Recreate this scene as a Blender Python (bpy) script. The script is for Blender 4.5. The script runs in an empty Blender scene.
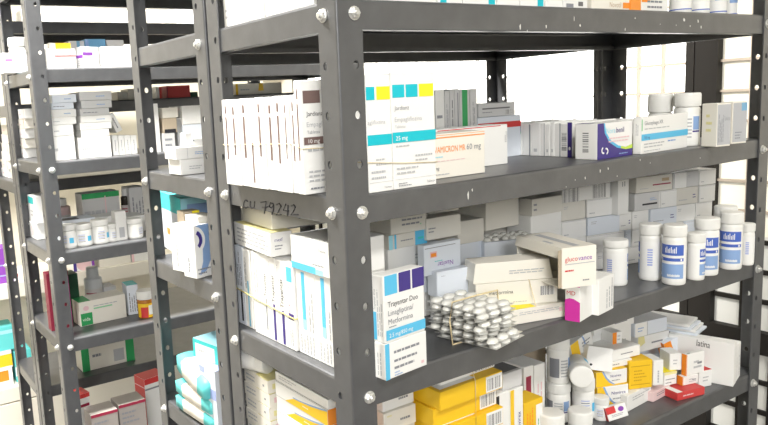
import bpy, bmesh, math, random
from mathutils import Vector, Matrix, Euler
random.seed(7)
SC = bpy.context.scene
COL = SC.collection
Z0 = 1.3            # height of the rack bolt line used as local zero
PI = math.pi

# ---------------------------------------------------------------- materials
MATS = {}
def mat(name, col, rough=.5, metal=0., emit=None, estr=0., bump=0., bscale=200., spec=.5, noise=0., trans=0., coat=0.):
    if name in MATS: return MATS[name]
    m = bpy.data.materials.new(name); m.use_nodes = True
    nt = m.node_tree; b = nt.nodes['Principled BSDF']
    c = tuple(col) + (1,)
    b.inputs['Base Color'].default_value = c
    b.inputs['Roughness'].default_value = rough
    b.inputs['Metallic'].default_value = metal
    b.inputs['Specular IOR Level'].default_value = spec
    if trans: b.inputs['Transmission Weight'].default_value = trans
    if coat: b.inputs['Coat Weight'].default_value = coat
    if emit:
        b.inputs['Emission Color'].default_value = tuple(emit) + (1,)
        b.inputs['Emission Strength'].default_value = estr
    if bump or noise:
        tc = nt.nodes.new('ShaderNodeTexCoord'); n = nt.nodes.new('ShaderNodeTexNoise')
        n.inputs['Scale'].default_value = bscale; n.inputs['Detail'].default_value = 4
        nt.links.new(tc.outputs['Object'], n.inputs['Vector'])
        if bump:
            bp = nt.nodes.new('ShaderNodeBump'); bp.inputs['Strength'].default_value = bump; bp.inputs['Distance'].default_value = .002
            nt.links.new(n.outputs['Fac'], bp.inputs['Height']); nt.links.new(bp.outputs['Normal'], b.inputs['Normal'])
        if noise:
            mx = nt.nodes.new('ShaderNodeMix'); mx.data_type = 'RGBA'; mx.blend_type = 'MULTIPLY'
            n2 = nt.nodes.new('ShaderNodeTexNoise'); n2.inputs['Scale'].default_value = bscale*.13; n2.inputs['Detail'].default_value = 5
            nt.links.new(tc.outputs['Object'], n2.inputs['Vector'])
            rp = nt.nodes.new('ShaderNodeValToRGB'); rp.color_ramp.elements[0].position = .3; rp.color_ramp.elements[1].position = .75
            k = 1-noise; rp.color_ramp.elements[0].color = (k, k, k, 1); rp.color_ramp.elements[1].color = (1, 1, 1, 1)
            nt.links.new(n2.outputs['Fac'], rp.inputs['Fac'])
            mx.inputs[0].default_value = 1; mx.inputs[6].default_value = c
            nt.links.new(rp.outputs['Color'], mx.inputs[7]); nt.links.new(mx.outputs[2], b.inputs['Base Color'])
    MATS[name] = m; return m
GREY = mat('grey_enamel_paint', (.150, .154, .162), .36, .55, bump=.05, bscale=260, noise=.18, spec=.6)
ZINC = mat('zinc_bolt', (.72, .72, .70), .35, .7)
CHIP = mat('bare_paint_chip', (.72, .72, .7), .6)
INKC = dict(k=(.02,.02,.025), g=(.24,.25,.28), lg=(.47,.48,.50), dg=(.13,.13,.14), c=(.0,.50,.60), c2=(.10,.50,.78), lc=(.35,.70,.82),
  y=(.93,.80,.02), yl=(.88,.56,.02), o=(.90,.28,.02), r=(.62,.04,.04), nb=(.05,.03,.22), b=(.06,.13,.50), lb=(.25,.39,.66), pb=(.36,.42,.72),
  m=(.62,.03,.36), br=(.17,.11,.10), gr=(.03,.36,.11), lgr=(.30,.62,.36), lime=(.55,.75,.08), pu=(.25,.06,.42), te=(.05,.55,.55), w=(.86,.86,.84),
  pk=(.80,.55,.58), cr=(.80,.75,.60), tan=(.50,.38,.25), dr=(.33,.02,.06), sb=(.20,.42,.62), ye=(.80,.74,.35), dy=(.60,.34,.01), dgr=(.02,.10,.05))
def ink(k): return mat('ink_'+k, INKC[k], .5)
CARD = dict(white=(.84,.84,.82), cream=(.83,.80,.72), grey=(.62,.62,.62), beige=(.70,.68,.62), yellow=(.85,.53,.015), red=(.60,.05,.05), teal=(.12,.58,.58),
  green=(.05,.35,.10), purple=(.25,.06,.42), bluish=(.74,.79,.86), magenta=(.62,.03,.36), dred=(.20,.012,.035), blue=(.15,.38,.62), orange=(.86,.30,.04), dark=(.06,.055,.05), tan=(.48,.40,.30), pink=(.8,.6,.6), dgreen=(.02,.10,.05), taupe=(.34,.31,.29))
def card(k): return mat('card_'+k, CARD[k], .5, bump=.015, bscale=90)
PLASTIC = mat('white_plastic', (.82,.82,.79), .35)
PLASTIC2 = mat('frosted_plastic', (.55,.56,.56), .35)
FOIL = mat('blister_foil', (.62,.62,.60), .3, .6)
PVC = mat('blister_film', (.72,.72,.68), .25, 0, coat=.4)
PILL = mat('white_tablet', (.85,.85,.81), .45)
RUBBER = mat('rubber_band', (.72,.60,.36), .6)
RUBBERY = mat('rubber_band_yellow', (.85,.74,.25), .6)

# ---------------------------------------------------------------- mesh helpers
def link(name, me, parent=None):
    o = bpy.data.objects.new(name, me); COL.objects.link(o)
    if parent is not None: o.parent = parent
    return o
def tag(o, label, cat, group=None, kind=None):
    if label: o['label'] = label
    if cat: o['category'] = cat
    if group: o['group'] = group
    if kind: o['kind'] = kind
    return o
def empty(name, loc, rz=0.):
    o = bpy.data.objects.new(name, None); o.empty_display_size = .05; COL.objects.link(o)
    o.location = loc; o.rotation_euler = (0, 0, rz); return o
class MB:
    """collects faces with material slots"""
    def __init__(s): s.v = []; s.f = []; s.m = []; s.mats = []; s.sm = []
    def slot(s, m):
        if m not in s.mats: s.mats.append(m)
        return s.mats.index(m)
    def add(s, vs, fs, m, smooth=False, M=None):
        o = len(s.v); k = s.slot(m)
        s.v += [tuple(M @ Vector(v)) if M else tuple(v) for v in vs]
        for f in fs: s.f.append([i+o for i in f]); s.m.append(k); s.sm.append(smooth)
    def box(s, x0, y0, z0, x1, y1, z1, m, M=None):
        vs = [(x, y, z) for z in (z0, z1) for y in (y0, y1) for x in (x0, x1)]
        s.add(vs, [(0,2,3,1), (4,5,7,6), (0,1,5,4), (1,3,7,5), (3,2,6,7), (2,0,4,6)], m, M=M)
    def bevbox(s, w, d, h, m, bv=.0007, M=None, taper=0., zc=True):
        bm = bmesh.new(); bmesh.ops.create_cube(bm, size=1)
        for v in bm.verts:
            k = 1-taper if v.co.z > 0 else 1.
            v.co = Vector((v.co.x*w*k, v.co.y*d*k, (v.co.z+.5)*h))
        bmesh.ops.bevel(bm, geom=bm.edges[:], offset=min(bv, .2*min(w, d, h)), segments=2, affect='EDGES', profile=.5)
        bm.verts.index_update()
        s.add([v.co.copy() for v in bm.verts], [[v.index for v in f.verts] for f in bm.faces], m, M=M); bm.free()
    def lathe(s, prof, m, n=28, M=None, smooth=True, cap0=True, cap1=True):
        vs = []; fs = []
        for (r, z) in prof:
            for i in range(n): a = 2*PI*i/n; vs.append((r*math.cos(a), r*math.sin(a), z))
        for j in range(len(prof)-1):
            for i in range(n):
                k = (i+1) % n; fs.append((j*n+i, j*n+k, (j+1)*n+k, (j+1)*n+i))
        s.add(vs, fs, m, smooth, M)
        if cap0: s.add([vs[i] for i in range(n)], [list(range(n))[::-1]], m, False, M)
        if cap1: s.add(vs[-n:], [list(range(n))], m, False, M)
    def tube(s, pts, r, m, n=6, closed=False):
        P = [Vector(p) for p in pts]; vs = []; fs = []; N = len(P)
        for i, p in enumerate(P):
            if closed: t = P[(i+1) % N]-P[i-1]
            else: t = P[min(i+1, N-1)]-P[max(i-1, 0)]
            t.normalize(); a = t.orthogonal() if abs(t.z) > .95 else t.cross(Vector((0, 0, 1)))
            a.normalize(); b = t.cross(a)
            for k in range(n): q = 2*PI*k/n; vs.append(p+a*r*math.cos(q)+b*r*math.sin(q))
        for i in range(N if closed else N-1):
            j = (i+1) % N
            for k in range(n): l = (k+1) % n; fs.append((i*n+k, i*n+l, j*n+l, j*n+k))
        if not closed: fs += [list(range(n))[::-1], [(N-1)*n+k for k in range(n)]]
        s.add(vs, fs, m, True)
    def mesh(s, name):
        me = bpy.data.meshes.new(name); me.from_pydata(s.v, [], s.f)
        for m in s.mats: me.materials.append(m)
        me.polygons.foreach_set('material_index', s.m); me.polygons.foreach_set('use_smooth', s.sm)
        me.update(); return me
    def build(s, name, parent=None): return link(name, s.mesh(name), parent)

TXT = {}
def text_mesh(st):
    """outline of a string in Blender's own font: (verts2d, faces, width, height)"""
    if st in TXT: return TXT[st]
    cu = bpy.data.curves.new('lettering', 'FONT'); cu.body = st; cu.size = 1; cu.resolution_u = 2
    ob = bpy.data.objects.new('lettering', cu); COL.objects.link(ob)
    dg = bpy.context.evaluated_depsgraph_get(); me = bpy.data.meshes.new_from_object(ob.evaluated_get(dg))
    vs = [(v.co.x, v.co.y) for v in me.vertices]; fs = [list(p.vertices) for p in me.polygons]
    bpy.data.objects.remove(ob); bpy.data.curves.remove(cu); bpy.data.meshes.remove(me)
    x0 = min(v[0] for v in vs); x1 = max(v[0] for v in vs)
    TXT[st] = ([(v[0]-x0, v[1]) for v in vs], fs, x1-x0); return TXT[st]

EPS = .00022
def face_frame(face, w, d, h):
    """matrix mapping face coords (right, up, out) in metres to the box; returns (matrix, width, height)"""
    if face == 'f': o, r, u, n, W, H = (-w/2, -d/2, 0), (1,0,0), (0,0,1), (0,-1,0), w, h
    elif face == 'l': o, r, u, n, W, H = (-w/2, d/2, 0), (0,-1,0), (0,0,1), (-1,0,0), d, h
    elif face == 'r': o, r, u, n, W, H = (w/2, -d/2, 0), (0,1,0), (0,0,1), (1,0,0), d, h
    elif face == 'b': o, r, u, n, W, H = (w/2, d/2, 0), (-1,0,0), (0,0,1), (0,1,0), w, h
    else: o, r, u, n, W, H = (-w/2, -d/2, h), (1,0,0), (0,1,0), (0,0,1), w, d
    M = Matrix(((r[0],u[0],n[0],o[0]), (r[1],u[1],n[1],o[1]), (r[2],u[2],n[2],o[2]), (0,0,0,1)))
    return M, W, H
def decal(mb, M, W, H, dc, lay):
    e = EPS*(1+.35*lay); t = dc[0]
    def quad(x0, y0, x1, y1, m): mb.add([(x0*W,y0*H,e), (x1*W,y0*H,e), (x1*W,y1*H,e), (x0*W,y1*H,e)], [(0,1,2,3)], m, M=M)
    if t == 'q': quad(*dc[2:6], ink(dc[6]))
    elif t == 'p': mb.add([(x*W, y*H, e) for x, y in dc[2]], [list(range(len(dc[2])))], ink(dc[3]), M=M)
    elif t == 't':
        _, _, st, x, y, sz, ck = dc[:7]; rot = dc[7] if len(dc) > 7 else 0; wmax = dc[8] if len(dc) > 8 else 0
        vs, fs, tw = text_mesh(st); k = sz*(H if rot in (0, 180) else W)
        kx = k
        if wmax:
            L = wmax*(W if rot in (0, 180) else H); kx = min(k, L/tw)
        R = Matrix.Rotation(math.radians(rot), 3, 'Z')
        mb.add([tuple(Vector((x*W, y*H, e)) + R @ Vector((v[0]*kx, v[1]*k, 0))) for v in vs], fs, ink(ck), M=M)
    elif t == 'b':      # barcode
        x0, y0, x1, y1 = dc[2:6]; hor = len(dc) > 6 and dc[6]; rnd = random.Random(int(x0*971+y1*577)); a = 0.
        quad(x0, y0, x1, y1, ink('w')); e += EPS*.3
        while a < .95:
            b = a+rnd.choice((.018, .03, .05))
            b = min(b, 1)
            if hor: quad(x0, y0+(y1-y0)*a, x1, y0+(y1-y0)*b, ink('dg'))
            else: quad(x0+(x1-x0)*a, y0, x0+(x1-x0)*b, y1, ink('dg'))
            a = b+rnd.choice((.02, .035, .06))
    elif t == 's':      # rows of small print
        x0, y0, x1, y1, n, ck = dc[2:8]; vert = len(dc) > 8 and dc[8]; rnd = random.Random(int(x0*313+y0*911)+n)
        for i in range(n):
            L = rnd.uniform(.55, 1); a = 0.
            c = (i+.5)/n; th = .19/n
            while a < L:
                b = min(L, a+rnd.uniform(.08, .2))
                if vert: quad(x0+(x1-x0)*(c-th), y0+(y1-y0)*a, x0+(x1-x0)*(c+th), y0+(y1-y0)*b, ink(ck))
                else: quad(x0+(x1-x0)*a, y0+(y1-y0)*(1-c-th), x0+(x1-x0)*b, y0+(y1-y0)*(1-c+th), ink(ck))
                a = b+.025
    elif t == 'e':      # ellipse
        cx, cy, rx, ry = dc[2:6]; n = 20
        mb.add([((cx+rx*math.cos(2*PI*i/n))*W, (cy+ry*math.sin(2*PI*i/n))*H, e) for i in range(n)], [list(range(n))], ink(dc[6]), M=M)
    elif t == 'a':      # arc band, radii in units of face height
        cx, cy, r0, r1, a0, a1 = dc[2:8]; n = 16; vs = []
        for i in range(n+1):
            a = math.radians(a0+(a1-a0)*i/n)
            for r in (r0, r1): vs.append((cx*W+r*H*math.cos(a), cy*H+r*H*math.sin(a), e))
        mb.add(vs, [(2*i, 2*i+1, 2*i+3, 2*i+2) for i in range(n)], ink(dc[8]), M=M)

def carton_mesh(name, w, d, h, col, decals=(), taper=0.):
    mb = MB(); m = card(col)
    mb.bevbox(w, d, h, m, .0008, taper=taper)
    # tuck-in closing flaps on the two ends of the carton's longest axis, standing a hair proud
    if not taper:
        ax = max((w, 'lr'), (d, 'fb'), (h, 't'))[1]
        for fc in ax:
            M, W, H = face_frame(fc, w, d, h); g = .0012; e = .00018
            mb.add([(g,g,e), (W-g,g,e), (W-g,H-g*.4,e), (g,H-g*.4,e), (g,g,-.0003), (W-g,g,-.0003), (W-g,H-g*.4,-.0003), (g,H-g*.4,-.0003)],
                   [(0,1,2,3), (4,0,3,7), (1,5,6,2), (3,2,6,7), (4,5,1,0)], m, M=M)
    cnt = {}
    for dc in decals:
        fc = dc[1]; M, W, H = face_frame(fc, w, d, h); cnt[fc] = cnt.get(fc, 0)+1
        decal(mb, M, W, H, dc, cnt[fc])
    return mb.mesh(name)
CMESH = {}
def carton(name, label, cat, grp, P, dims, rot=(0, 0, 0), col='white', decals=(), taper=0.):
    """P = base centre (or centre of the base face before rotation) in rack coordinates"""
    key = repr((dims, col, decals, taper)); me = CMESH.get(key)
    if me is None: me = CMESH[key] = carton_mesh(name, *dims, col, decals, taper)
    o = link(name, me); o.location = (P[0], P[1], P[2]+Z0); o.rotation_euler = [math.radians(a) for a in rot]
    return tag(o, label, cat, grp)

# ---------------------------------------------------------------- room
SC.view_settings.view_transform = 'Standard'; SC.view_settings.look = 'None'; SC.view_settings.gamma = 1; SC.view_settings.exposure = -.34
WALL = mat('cream_wall_paint', (.66,.62,.52), .8, bump=.05, bscale=60)
FLOORM = mat('floor_tile', (.22,.21,.20), .45, bump=.05, bscale=20, noise=.2)
CEILM = mat('ceiling_white', (.7,.7,.68), .9)
STEEL = mat('dark_steel_frame', (.018,.016,.014), .6, spec=.2)
BARL = mat('glare_tan_bar', (.46,.39,.32), .6, spec=.2); BARP = mat('glare_pale_bar', (.85,.84,.80), .6)  # upper bars paler than the steel: window glare put into their colour
PANE = mat('frosted_pane_daylight', (.9,.9,.88), .5, emit=(1,1,.97), estr=3.5)
PANEC = mat('cream_frosted_pane', (.80,.77,.66), .5, emit=(1,.97,.86), estr=.22)
PANEL = mat('dim_lower_pane', (.66,.66,.62), .45, emit=(1,1,.95), estr=.10)  # lower panes: greyer colour and weaker glow than the upper ones
def struct(name, mb, parent=None, label=None):
    o = mb.build(name, parent)
    if parent is None: o['kind'] = 'structure'
    if label: o['label'] = label
    return o
XR, YB, XL, YF, ZC = 1.6, 2.7, -3.2, -3.4, 2.75
b = MB(); b.box(XL-.1, YF, -.1, XR+.1, YB+.1, 0, FLOORM); struct('floor', b)
b = MB(); b.box(XL-.1, YF, ZC, XR+.1, YB+.1, ZC+.1, CEILM); struct('ceiling', b)
b = MB(); b.box(XL-.1, YB, 0, XR+.1, YB+.1, ZC, WALL); struct('wall_back', b)
b = MB(); b.box(XL-.1, YF, 0, XL, YB, ZC, WALL); struct('wall_left', b)
# right wall: sill below, lintel above, a run of steel-framed panes between
b = MB(); b.box(XR, YF, 0, XR+.1, YB, .12, WALL); b.box(XR, YF, 2.35, XR+.1, YB, ZC, WALL); b.box(XR, YF, .12, XR+.1, -.6, 2.35, WALL); struct('wall_right', b)
def pane_bay(name, y0, y1, pane, bar, wide=.043, wide1=.043):
    """one steel-framed bay of the right wall between y0 and y1: small panes, a rail at hip height"""
    t = MB(); x0, x1 = XR-.02, XR+.03; za, zb, zl = .685, .745, 1.0
    t.box(x0, y0, .12, x1, y0+wide, 2.35, STEEL); t.box(x0, y1-wide1, .12, x1, y1, 2.35, STEEL)
    t.box(x0-.004, y0+wide*.42, .12, x0, y0+wide*.58, 2.35, STEEL)
    for a_, b_ in ((.12,.18), (za,zb), (2.27,2.35)): t.box(x0, y0+wide, a_, x1, y1-wide1, b_, STEEL)
    fr = t.build(name); fr['kind'] = 'structure'
    g = MB(); n = max(1, round((y1-y0-wide-wide1)/.085)); dy = (y1-y0-wide-wide1)/n
    for i in range(1, n):
        y = y0+wide+i*dy; g.box(XR-.006, y-.008, .18, XR+.006, y+.008, za, STEEL); g.box(XR-.006, y-.008, zb, XR+.006, y+.008, zl, STEEL); g.box(XR-.004, y-.0045, zl, XR+.006, y+.0045, 2.27, bar)
    for z0_, z1_ in ((.18,za), (zb,2.27)):
        k = round((z1_-z0_)/.079); dz = (z1_-z0_)/k
        for i in range(1, k):
            z = z0_+i*dz; g.box(XR-.0038, y0+wide, z-(.006 if z < zl else .0035), XR+.0058, y1-wide1, z+(.006 if z < zl else .0035), STEEL if z < zl else bar)
    g.build('glazing_bar', fr)
    p = MB(); p.box(XR+.006, y0+wide, zl, XR+.010, y1-wide1, 2.27, pane); p.build('window_pane', fr)
    p = MB(); p.box(XR+.006, y0+wide, zb, XR+.010, y1-wide1, zl, PANEL); p.box(XR+.006, y0+wide, .18, XR+.010, y1-wide1, za, PANEL); p.build('lower_pane', fr)
for i, (a, c, pm, bm_, wa, wb) in enumerate(((-.6, .02, PANEC, BARL, .043, .043), (.02, .497, PANEC, BARL, .043, .043), (.497, .795, PANE, BARL, .043, .03), (.795, 2.7, PANE, BARP, .03, .043))):
    pane_bay('window_%d' % (i+1), a, c, pm, bm_, wa, wb)

# ---------------------------------------------------------------- racks
PW, TH, HH, PITCH = .0318, .002, .0221, .05
ZLO, ZHI = -1.3, .9
def post_mesh():
    """slotted angle: two flanges along +x and +y from the corner, real holes every 50 mm"""
    vs = []; fs = []; sm = []; R = .0024
    def add(pts, ax, off, flip, smooth=False):
        o = len(vs); f = list(range(o, o+len(pts)))
        for a, z in pts: vs.append((a, off, z) if ax == 0 else (off, a, z))
        fs.append(f[::-1] if flip else f); sm.append(smooth)
    for ax in (0, 1):
        zk = [k*PITCH for k in range(round(ZLO/PITCH)+1, round(ZHI/PITCH))]
        for side, off in ((0, 0.), (1, TH)):
            fl = (ax == 1) != (side == 1); a0 = R if side == 0 else TH
            def rect(x0, x1, z0, z1): add([(x0,z0), (x1,z0), (x1,z1), (x0,z1)], ax, off, fl)
            prev = ZLO
            for z in zk:
                rect(a0, PW, prev, z-.0096); rect(a0, HH-.0096, z-.0096, z+.0096); rect(HH+.0096, PW, z-.0096, z+.0096); n = 12
                inn = [(HH+.0036*math.cos(2*PI*i/n), z+.0044*math.sin(2*PI*i/n)) for i in range(n)]; out = []
                for i in range(n):
                    cx, sx = math.cos(2*PI*i/n), math.sin(2*PI*i/n); q = .0096/max(abs(cx), abs(sx)); out.append((HH+q*cx, z+q*sx))
                cor = {1: (HH+.0096, z+.0096), 4: (HH-.0096, z+.0096), 7: (HH-.0096, z-.0096), 10: (HH+.0096, z-.0096)}
                for i in range(n):
                    j = (i+1) % n; pl = [inn[i], out[i]]+([cor[i]] if i in cor else [])+[out[j], inn[j]]
                    add(pl, ax, off, fl)
                    if side == 0:
                        o = len(vs)
                        for (p, q_) in ((inn[i], 0.), (inn[j], 0.), (inn[j], TH), (inn[i], TH)): vs.append((p[0], q_, p[1]) if ax == 0 else (q_, p[0], p[1]))
                        f = [o, o+1, o+2, o+3]; fs.append(f if ax == 0 else f[::-1]); sm.append(True)
                prev = z+.0096
            rect(a0, PW, prev, ZHI)
        o = len(vs)
        for (q_, z) in ((0., ZLO), (TH, ZLO), (TH, ZHI), (0., ZHI)): vs.append((PW, q_, z) if ax == 0 else (q_, PW, z))
        f = [o, o+1, o+2, o+3]; fs.append(f if ax == 0 else f[::-1]); sm.append(False)
    k = 5; o = len(vs)
    for i in range(k+1):
        t = PI/2*i/k; x, y = R-R*math.sin(t), R-R*math.cos(t)
        for z in (ZLO, ZHI): vs.append((x, y, z))
    for i in range(k): fs.append([o+2*i+2, o+2*i, o+2*i+1, o+2*i+3]); sm.append(True)
    me = bpy.data.meshes.new('post'); me.from_pydata(vs, [], fs); me.materials.append(GREY); me.polygons.foreach_set('use_smooth', sm)
    me.update(); return me
POST = post_mesh()
def bolt_mesh():
    b = MB()
    b.lathe([(.0058,0), (.0058,.0034), (.0048,.0042)], ZINC, n=6, smooth=False)
    b.lathe([(.0070,-.0002), (.0070,.0008)], ZINC, n=16, smooth=False)
    b.lathe([(.0030,.0042), (.0030,.0062), (.0024,.0068)], ZINC, n=10, smooth=False)
    return b.mesh('bolt')
BOLT = bolt_mesh()
LIPT, LIPB = .0175, -.0125
def shelf_mesh(L, D, chips=()):
    rings = [(.013,LIPB+.0065), (.013,LIPB), (.0006,LIPB), (0,LIPB+.0006), (0,LIPT-.0034), (.0010,LIPT-.0010), (.0034,LIPT)]
    def build(off):
        vs = []
        for ins, z in rings:
            vs += [(ins,ins,z), (L-ins,ins,z), (L-ins,D-ins,z), (ins,D-ins,z)]
        return vs
    bm = bmesh.new(); V = [bm.verts.new(v) for v in build(0)]
    for j in range(len(rings)-1):
        for i in range(4):
            k = (i+1) % 4; bm.faces.new([V[j*4+i], V[j*4+k], V[(j+1)*4+k], V[(j+1)*4+i]])
    bm.faces.new(V[-4:]); bmesh.ops.recalc_face_normals(bm, faces=bm.faces)
    top = [f for f in bm.faces if len(f.verts) == 4 and f.calc_area() > .5*L*D][0]
    if top.normal.z < 0: bmesh.ops.reverse_faces(bm, faces=bm.faces)
    bmesh.ops.solidify(bm, geom=bm.faces[:], thickness=.0009)
    me = bpy.data.meshes.new('shelf'); bm.to_mesh(me); bm.free(); me.materials.append(GREY)
    me.materials.append(CHIP); return me
def rack(name, x0, y0, L, D, shelves, bolts, label, floorz=ZLO):
    r = empty(name, (x0, y0, 0)); tag(r, label, 'shelving rack')
    posts = []
    for i, (px, py, a) in enumerate(((0,0,0), (L,0,90), (L,D,180), (0,D,270))):
        p = link('post', POST, r); p.location = (px, py, Z0); p.rotation_euler = (0, 0, math.radians(a)); posts.append(p)
    sh = []
    me = shelf_mesh(L-2*TH-.0004, D-2*TH-.0004)
    for z in shelves:
        s = link('shelf', me, r); s.location = (TH+.0002, TH+.0002, z+Z0); sh.append(s)
    for (pi, fl, z) in bolts:       # post index, flange ('x' or 'y' in the post's own frame), height
        bo = link('bolt', BOLT, posts[pi])
        if fl == 'x': bo.location = (HH, 0, z); bo.rotation_euler = (PI/2, 0, 0)
        else: bo.location = (0, HH, z); bo.rotation_euler = (0, -PI/2, 0)
    return r, posts, sh
RA = rack('storage_rack', 0, 0, .8683, .2868, [.4, .197, 0, -.2, -.4, -.6, -.8],
  [(0,'x',.2), (0,'y',.2), (0,'x',0), (0,'y',0), (0,'x',-.2), (1,'y',0), (1,'y',-.2), (1,'y',-.4), (1,'y',.2), (3,'x',0), (3,'x',-.2), (0,'x',.4), (0,'y',.4), (0,'x',-.4), (0,'y',-.4)],
  'grey steel rack of slotted posts in front, CU 79242 written on its side')
RB = rack('storage_rack', 0, .2938, .8683, .2858, [.4, .2, 0, -.15, -.4, -.6, -.8],
  [(0,'y',.2), (0,'y',0), (0,'y',-.15), (3,'x',0), (3,'x',-.4), (3,'x',.4)],
  'grey steel rack standing back to back behind the front rack, teal packs low down')
RC = rack('storage_rack', -.0646, 1.0062, .8683, .2868, [.4, .2, 0, -.2, -.4, -.8],
  [(0,'x',0), (0,'y',0), (0,'y',.2), (0,'x',-.2), (0,'y',-.2), (0,'x',-.4), (0,'y',-.4), (3,'x',0), (3,'x',-.2), (3,'x',-.4), (3,'x',.2)],
  'grey steel rack across the aisle with crowded white cartons and tubs')
RD = rack('storage_rack', -.0646, 1.3000, .8683, .2858, [.3345, .1315, -.0625, -.6055],
  [(3,'x',-.05), (3,'x',-.3)],
  'grey steel rack farthest back, seen through the rack across the aisle')
# hand-written mark on the side lip of the front rack's middle shelf
def strokes(name, lines, parent, w, m):
    """felt-pen strokes: thin raised tubes on the lip's outer face (plane x = 0 of the shelf)"""
    b = MB()
    for ln in lines: b.tube([(-.00025, y, z) for y, z in ln], w, m, n=5)
    return b.build(name, parent)
MARK = mat('marker_ink', (.03,.03,.035), .6)
strokes('handwritten_mark', [[(0.2058, -0.0041), (0.2122, -0.0027), (0.2172, -0.0064), (0.2173, -0.0109), (0.2122, -0.013), (0.2054, -0.0111)], [(0.1991, -0.0029), (0.2005, -0.0093), (0.1964, -0.0121), (0.1897, -0.0096), (0.1881, -0.0026)], [(0.1726, -0.0024), (0.159, -0.0), (0.1624, -0.0083), (0.1656, -0.0153)], [(0.1697, -0.0083), (0.1562, -0.0065)], [(0.1427, -0.0016), (0.1496, -0.0008), (0.1525, -0.0055), (0.148, -0.0069), (0.1417, -0.0027), (0.1427, -0.0076), (0.1472, -0.0147)], [(0.1347, -0.0018), (0.1288, 0.0004), (0.125, -0.0024), (0.1308, -0.0082), (0.1372, -0.014), (0.1257, -0.0126)], [(0.1143, 0.001), (0.1207, -0.0073), (0.1085, -0.0066)], [(0.1096, 0.0002), (0.1122, -0.0128)], [(0.1025, -0.0003), (0.097, 0.0016), (0.0941, -0.0009), (0.0989, -0.0063), (0.1051, -0.0109), (0.096, -0.0094), (0.0886, -0.009)]], RA[2][2], .00085, MARK)
def chips(lst, parent):
    b = MB(); rnd = random.Random(3)
    for x, z, a, c in lst:
        n = 7; ph = rnd.random()
        b.add([(x+a*rnd.uniform(.6,1.1)*math.cos(2*PI*(i+ph)/n), -.0003, z+c*rnd.uniform(.6,1.1)*math.sin(2*PI*(i+ph)/n)) for i in range(n)], [list(range(n))], CHIP)
    b.build('paint_chips', parent)
chips([(0.2647, -0.0073, 0.00141, 0.0041), (0.2769, -0.0117, 0.00095, 0.00118), (0.311, -0.0067, 0.00145, 0.00241), (0.3757, -0.0047, 0.00188, 0.0015), (0.4697, -0.0086, 0.00093, 0.00265), (0.609, 0.0053, 0.00313, 0.00284), (0.6454, 0.0045, 0.00174, 0.0029), (0.6538, -0.0039, 0.00146, 0.00291), (0.6248, -0.0028, 0.00144, 0.00144), (0.5891, -0.0019, 0.00085, 0.00141), (0.5499, -0.0011, 0.00083, 0.0011), (0.4916, 0.006, 0.00134, 0.00134), (0.3639, 0.0037, 0.00062, 0.00373)], RA[2][1])
chips([(0.1747, 0.0006, 0.00137, 0.00573), (0.1813, 0.0057, 0.00092, 0.0023), (0.4189, 0.005, 0.00132, 0.00265), (0.3875, -0.0012, 0.00104, 0.00195), (0.4562, -0.0054, 0.00095, 0.00135), (0.3671, -0.0017, 0.00077, 0.00129), (0.4362, 0.0067, 0.00134, 0.00214), (0.3491, -0.0088, 0.00064, 0.00102), (0.5085, 0.0118, 0.00111, 0.00167), (0.5325, 0.0055, 0.00084, 0.00141), (0.6615, 0.0015, 0.0009, 0.0015)], RA[2][2])

# ---------------------------------------------------------------- camera
cam = bpy.data.cameras.new('camera'); co = bpy.data.objects.new('camera', cam); COL.objects.link(co)
co.matrix_world = Matrix([[0.844004, 0.122128, -0.522248, -0.422238], [-0.533663, 0.094115, -0.840444, -0.57921], [-0.05349, 0.988042, 0.144609, 1.41467], [0.0, 0.0, 0.0, 1.0]])
cam.sensor_fit = 'HORIZONTAL'; cam.sensor_width = 36; cam.lens = 33.4826; cam.shift_x = 0.119737; cam.shift_y = -0.005467; cam.clip_start = .02
SC.camera = co
# ---------------------------------------------------------------- light
w = bpy.data.worlds.new('world'); SC.world = w; w.use_nodes = True
nt = w.node_tree; bg = nt.nodes['Background']
tc = nt.nodes.new('ShaderNodeTexCoord'); sx = nt.nodes.new('ShaderNodeSeparateXYZ'); rp = nt.nodes.new('ShaderNodeValToRGB')
nt.links.new(tc.outputs['Generated'], sx.inputs[0]); mr = nt.nodes.new('ShaderNodeMapRange'); mr.inputs[1].default_value = -.25; mr.inputs[2].default_value = .25
nt.links.new(sx.outputs[2], mr.inputs[0]); nt.links.new(mr.outputs[0], rp.inputs[0]); nt.links.new(rp.outputs[0], bg.inputs[0])
rp.color_ramp.elements[0].position = .38; rp.color_ramp.elements[0].color = (.16,.155,.15,1)      # floor and furniture of the room behind the camera
rp.color_ramp.elements[1].position = .60; rp.color_ramp.elements[1].color = (.97,.985,1,1)      # daylight from its windows
bg.inputs['Strength'].default_value = 1.15
def lamp(name, loc, sx, sy, power, rot=(0,0,0), col=(1,.97,.92)):
    l = bpy.data.lights.new(name, 'AREA'); l.shape = 'RECTANGLE'; l.size = sx; l.size_y = sy; l.energy = power; l.color = col
    o = bpy.data.objects.new(name, l); COL.objects.link(o); o.location = loc; o.rotation_euler = rot; return o
LAMPHOUSE = mat('lamp_housing', (.7,.7,.7), .5); TUBE = mat('lamp_tube', (1,1,1), .5, emit=(1,.97,.92), estr=6)
def ceiling_light(x, y, L, label, rz=0.):
    r = empty('ceiling_light', (x, y, ZC), rz); tag(r, label, 'ceiling light', 'fluorescent ceiling lights')
    b = MB(); b.box(-L/2, -.09, -.06, L/2, .09, -.001, LAMPHOUSE); b.build('housing', r)
    for s in (-.04, .04):
        b = MB(); b.tube([(-L/2+.03, s, -.075), (L/2-.03, s, -.075)], .013, TUBE, n=10); b.build('tube', r)
ceiling_light(-.3, -1.2, 1.2, 'fluorescent ceiling light above the aisle before the front rack')
ceiling_light(-.2, .80, 1.2, 'fluorescent ceiling light above the aisle between the rack pairs')
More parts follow.
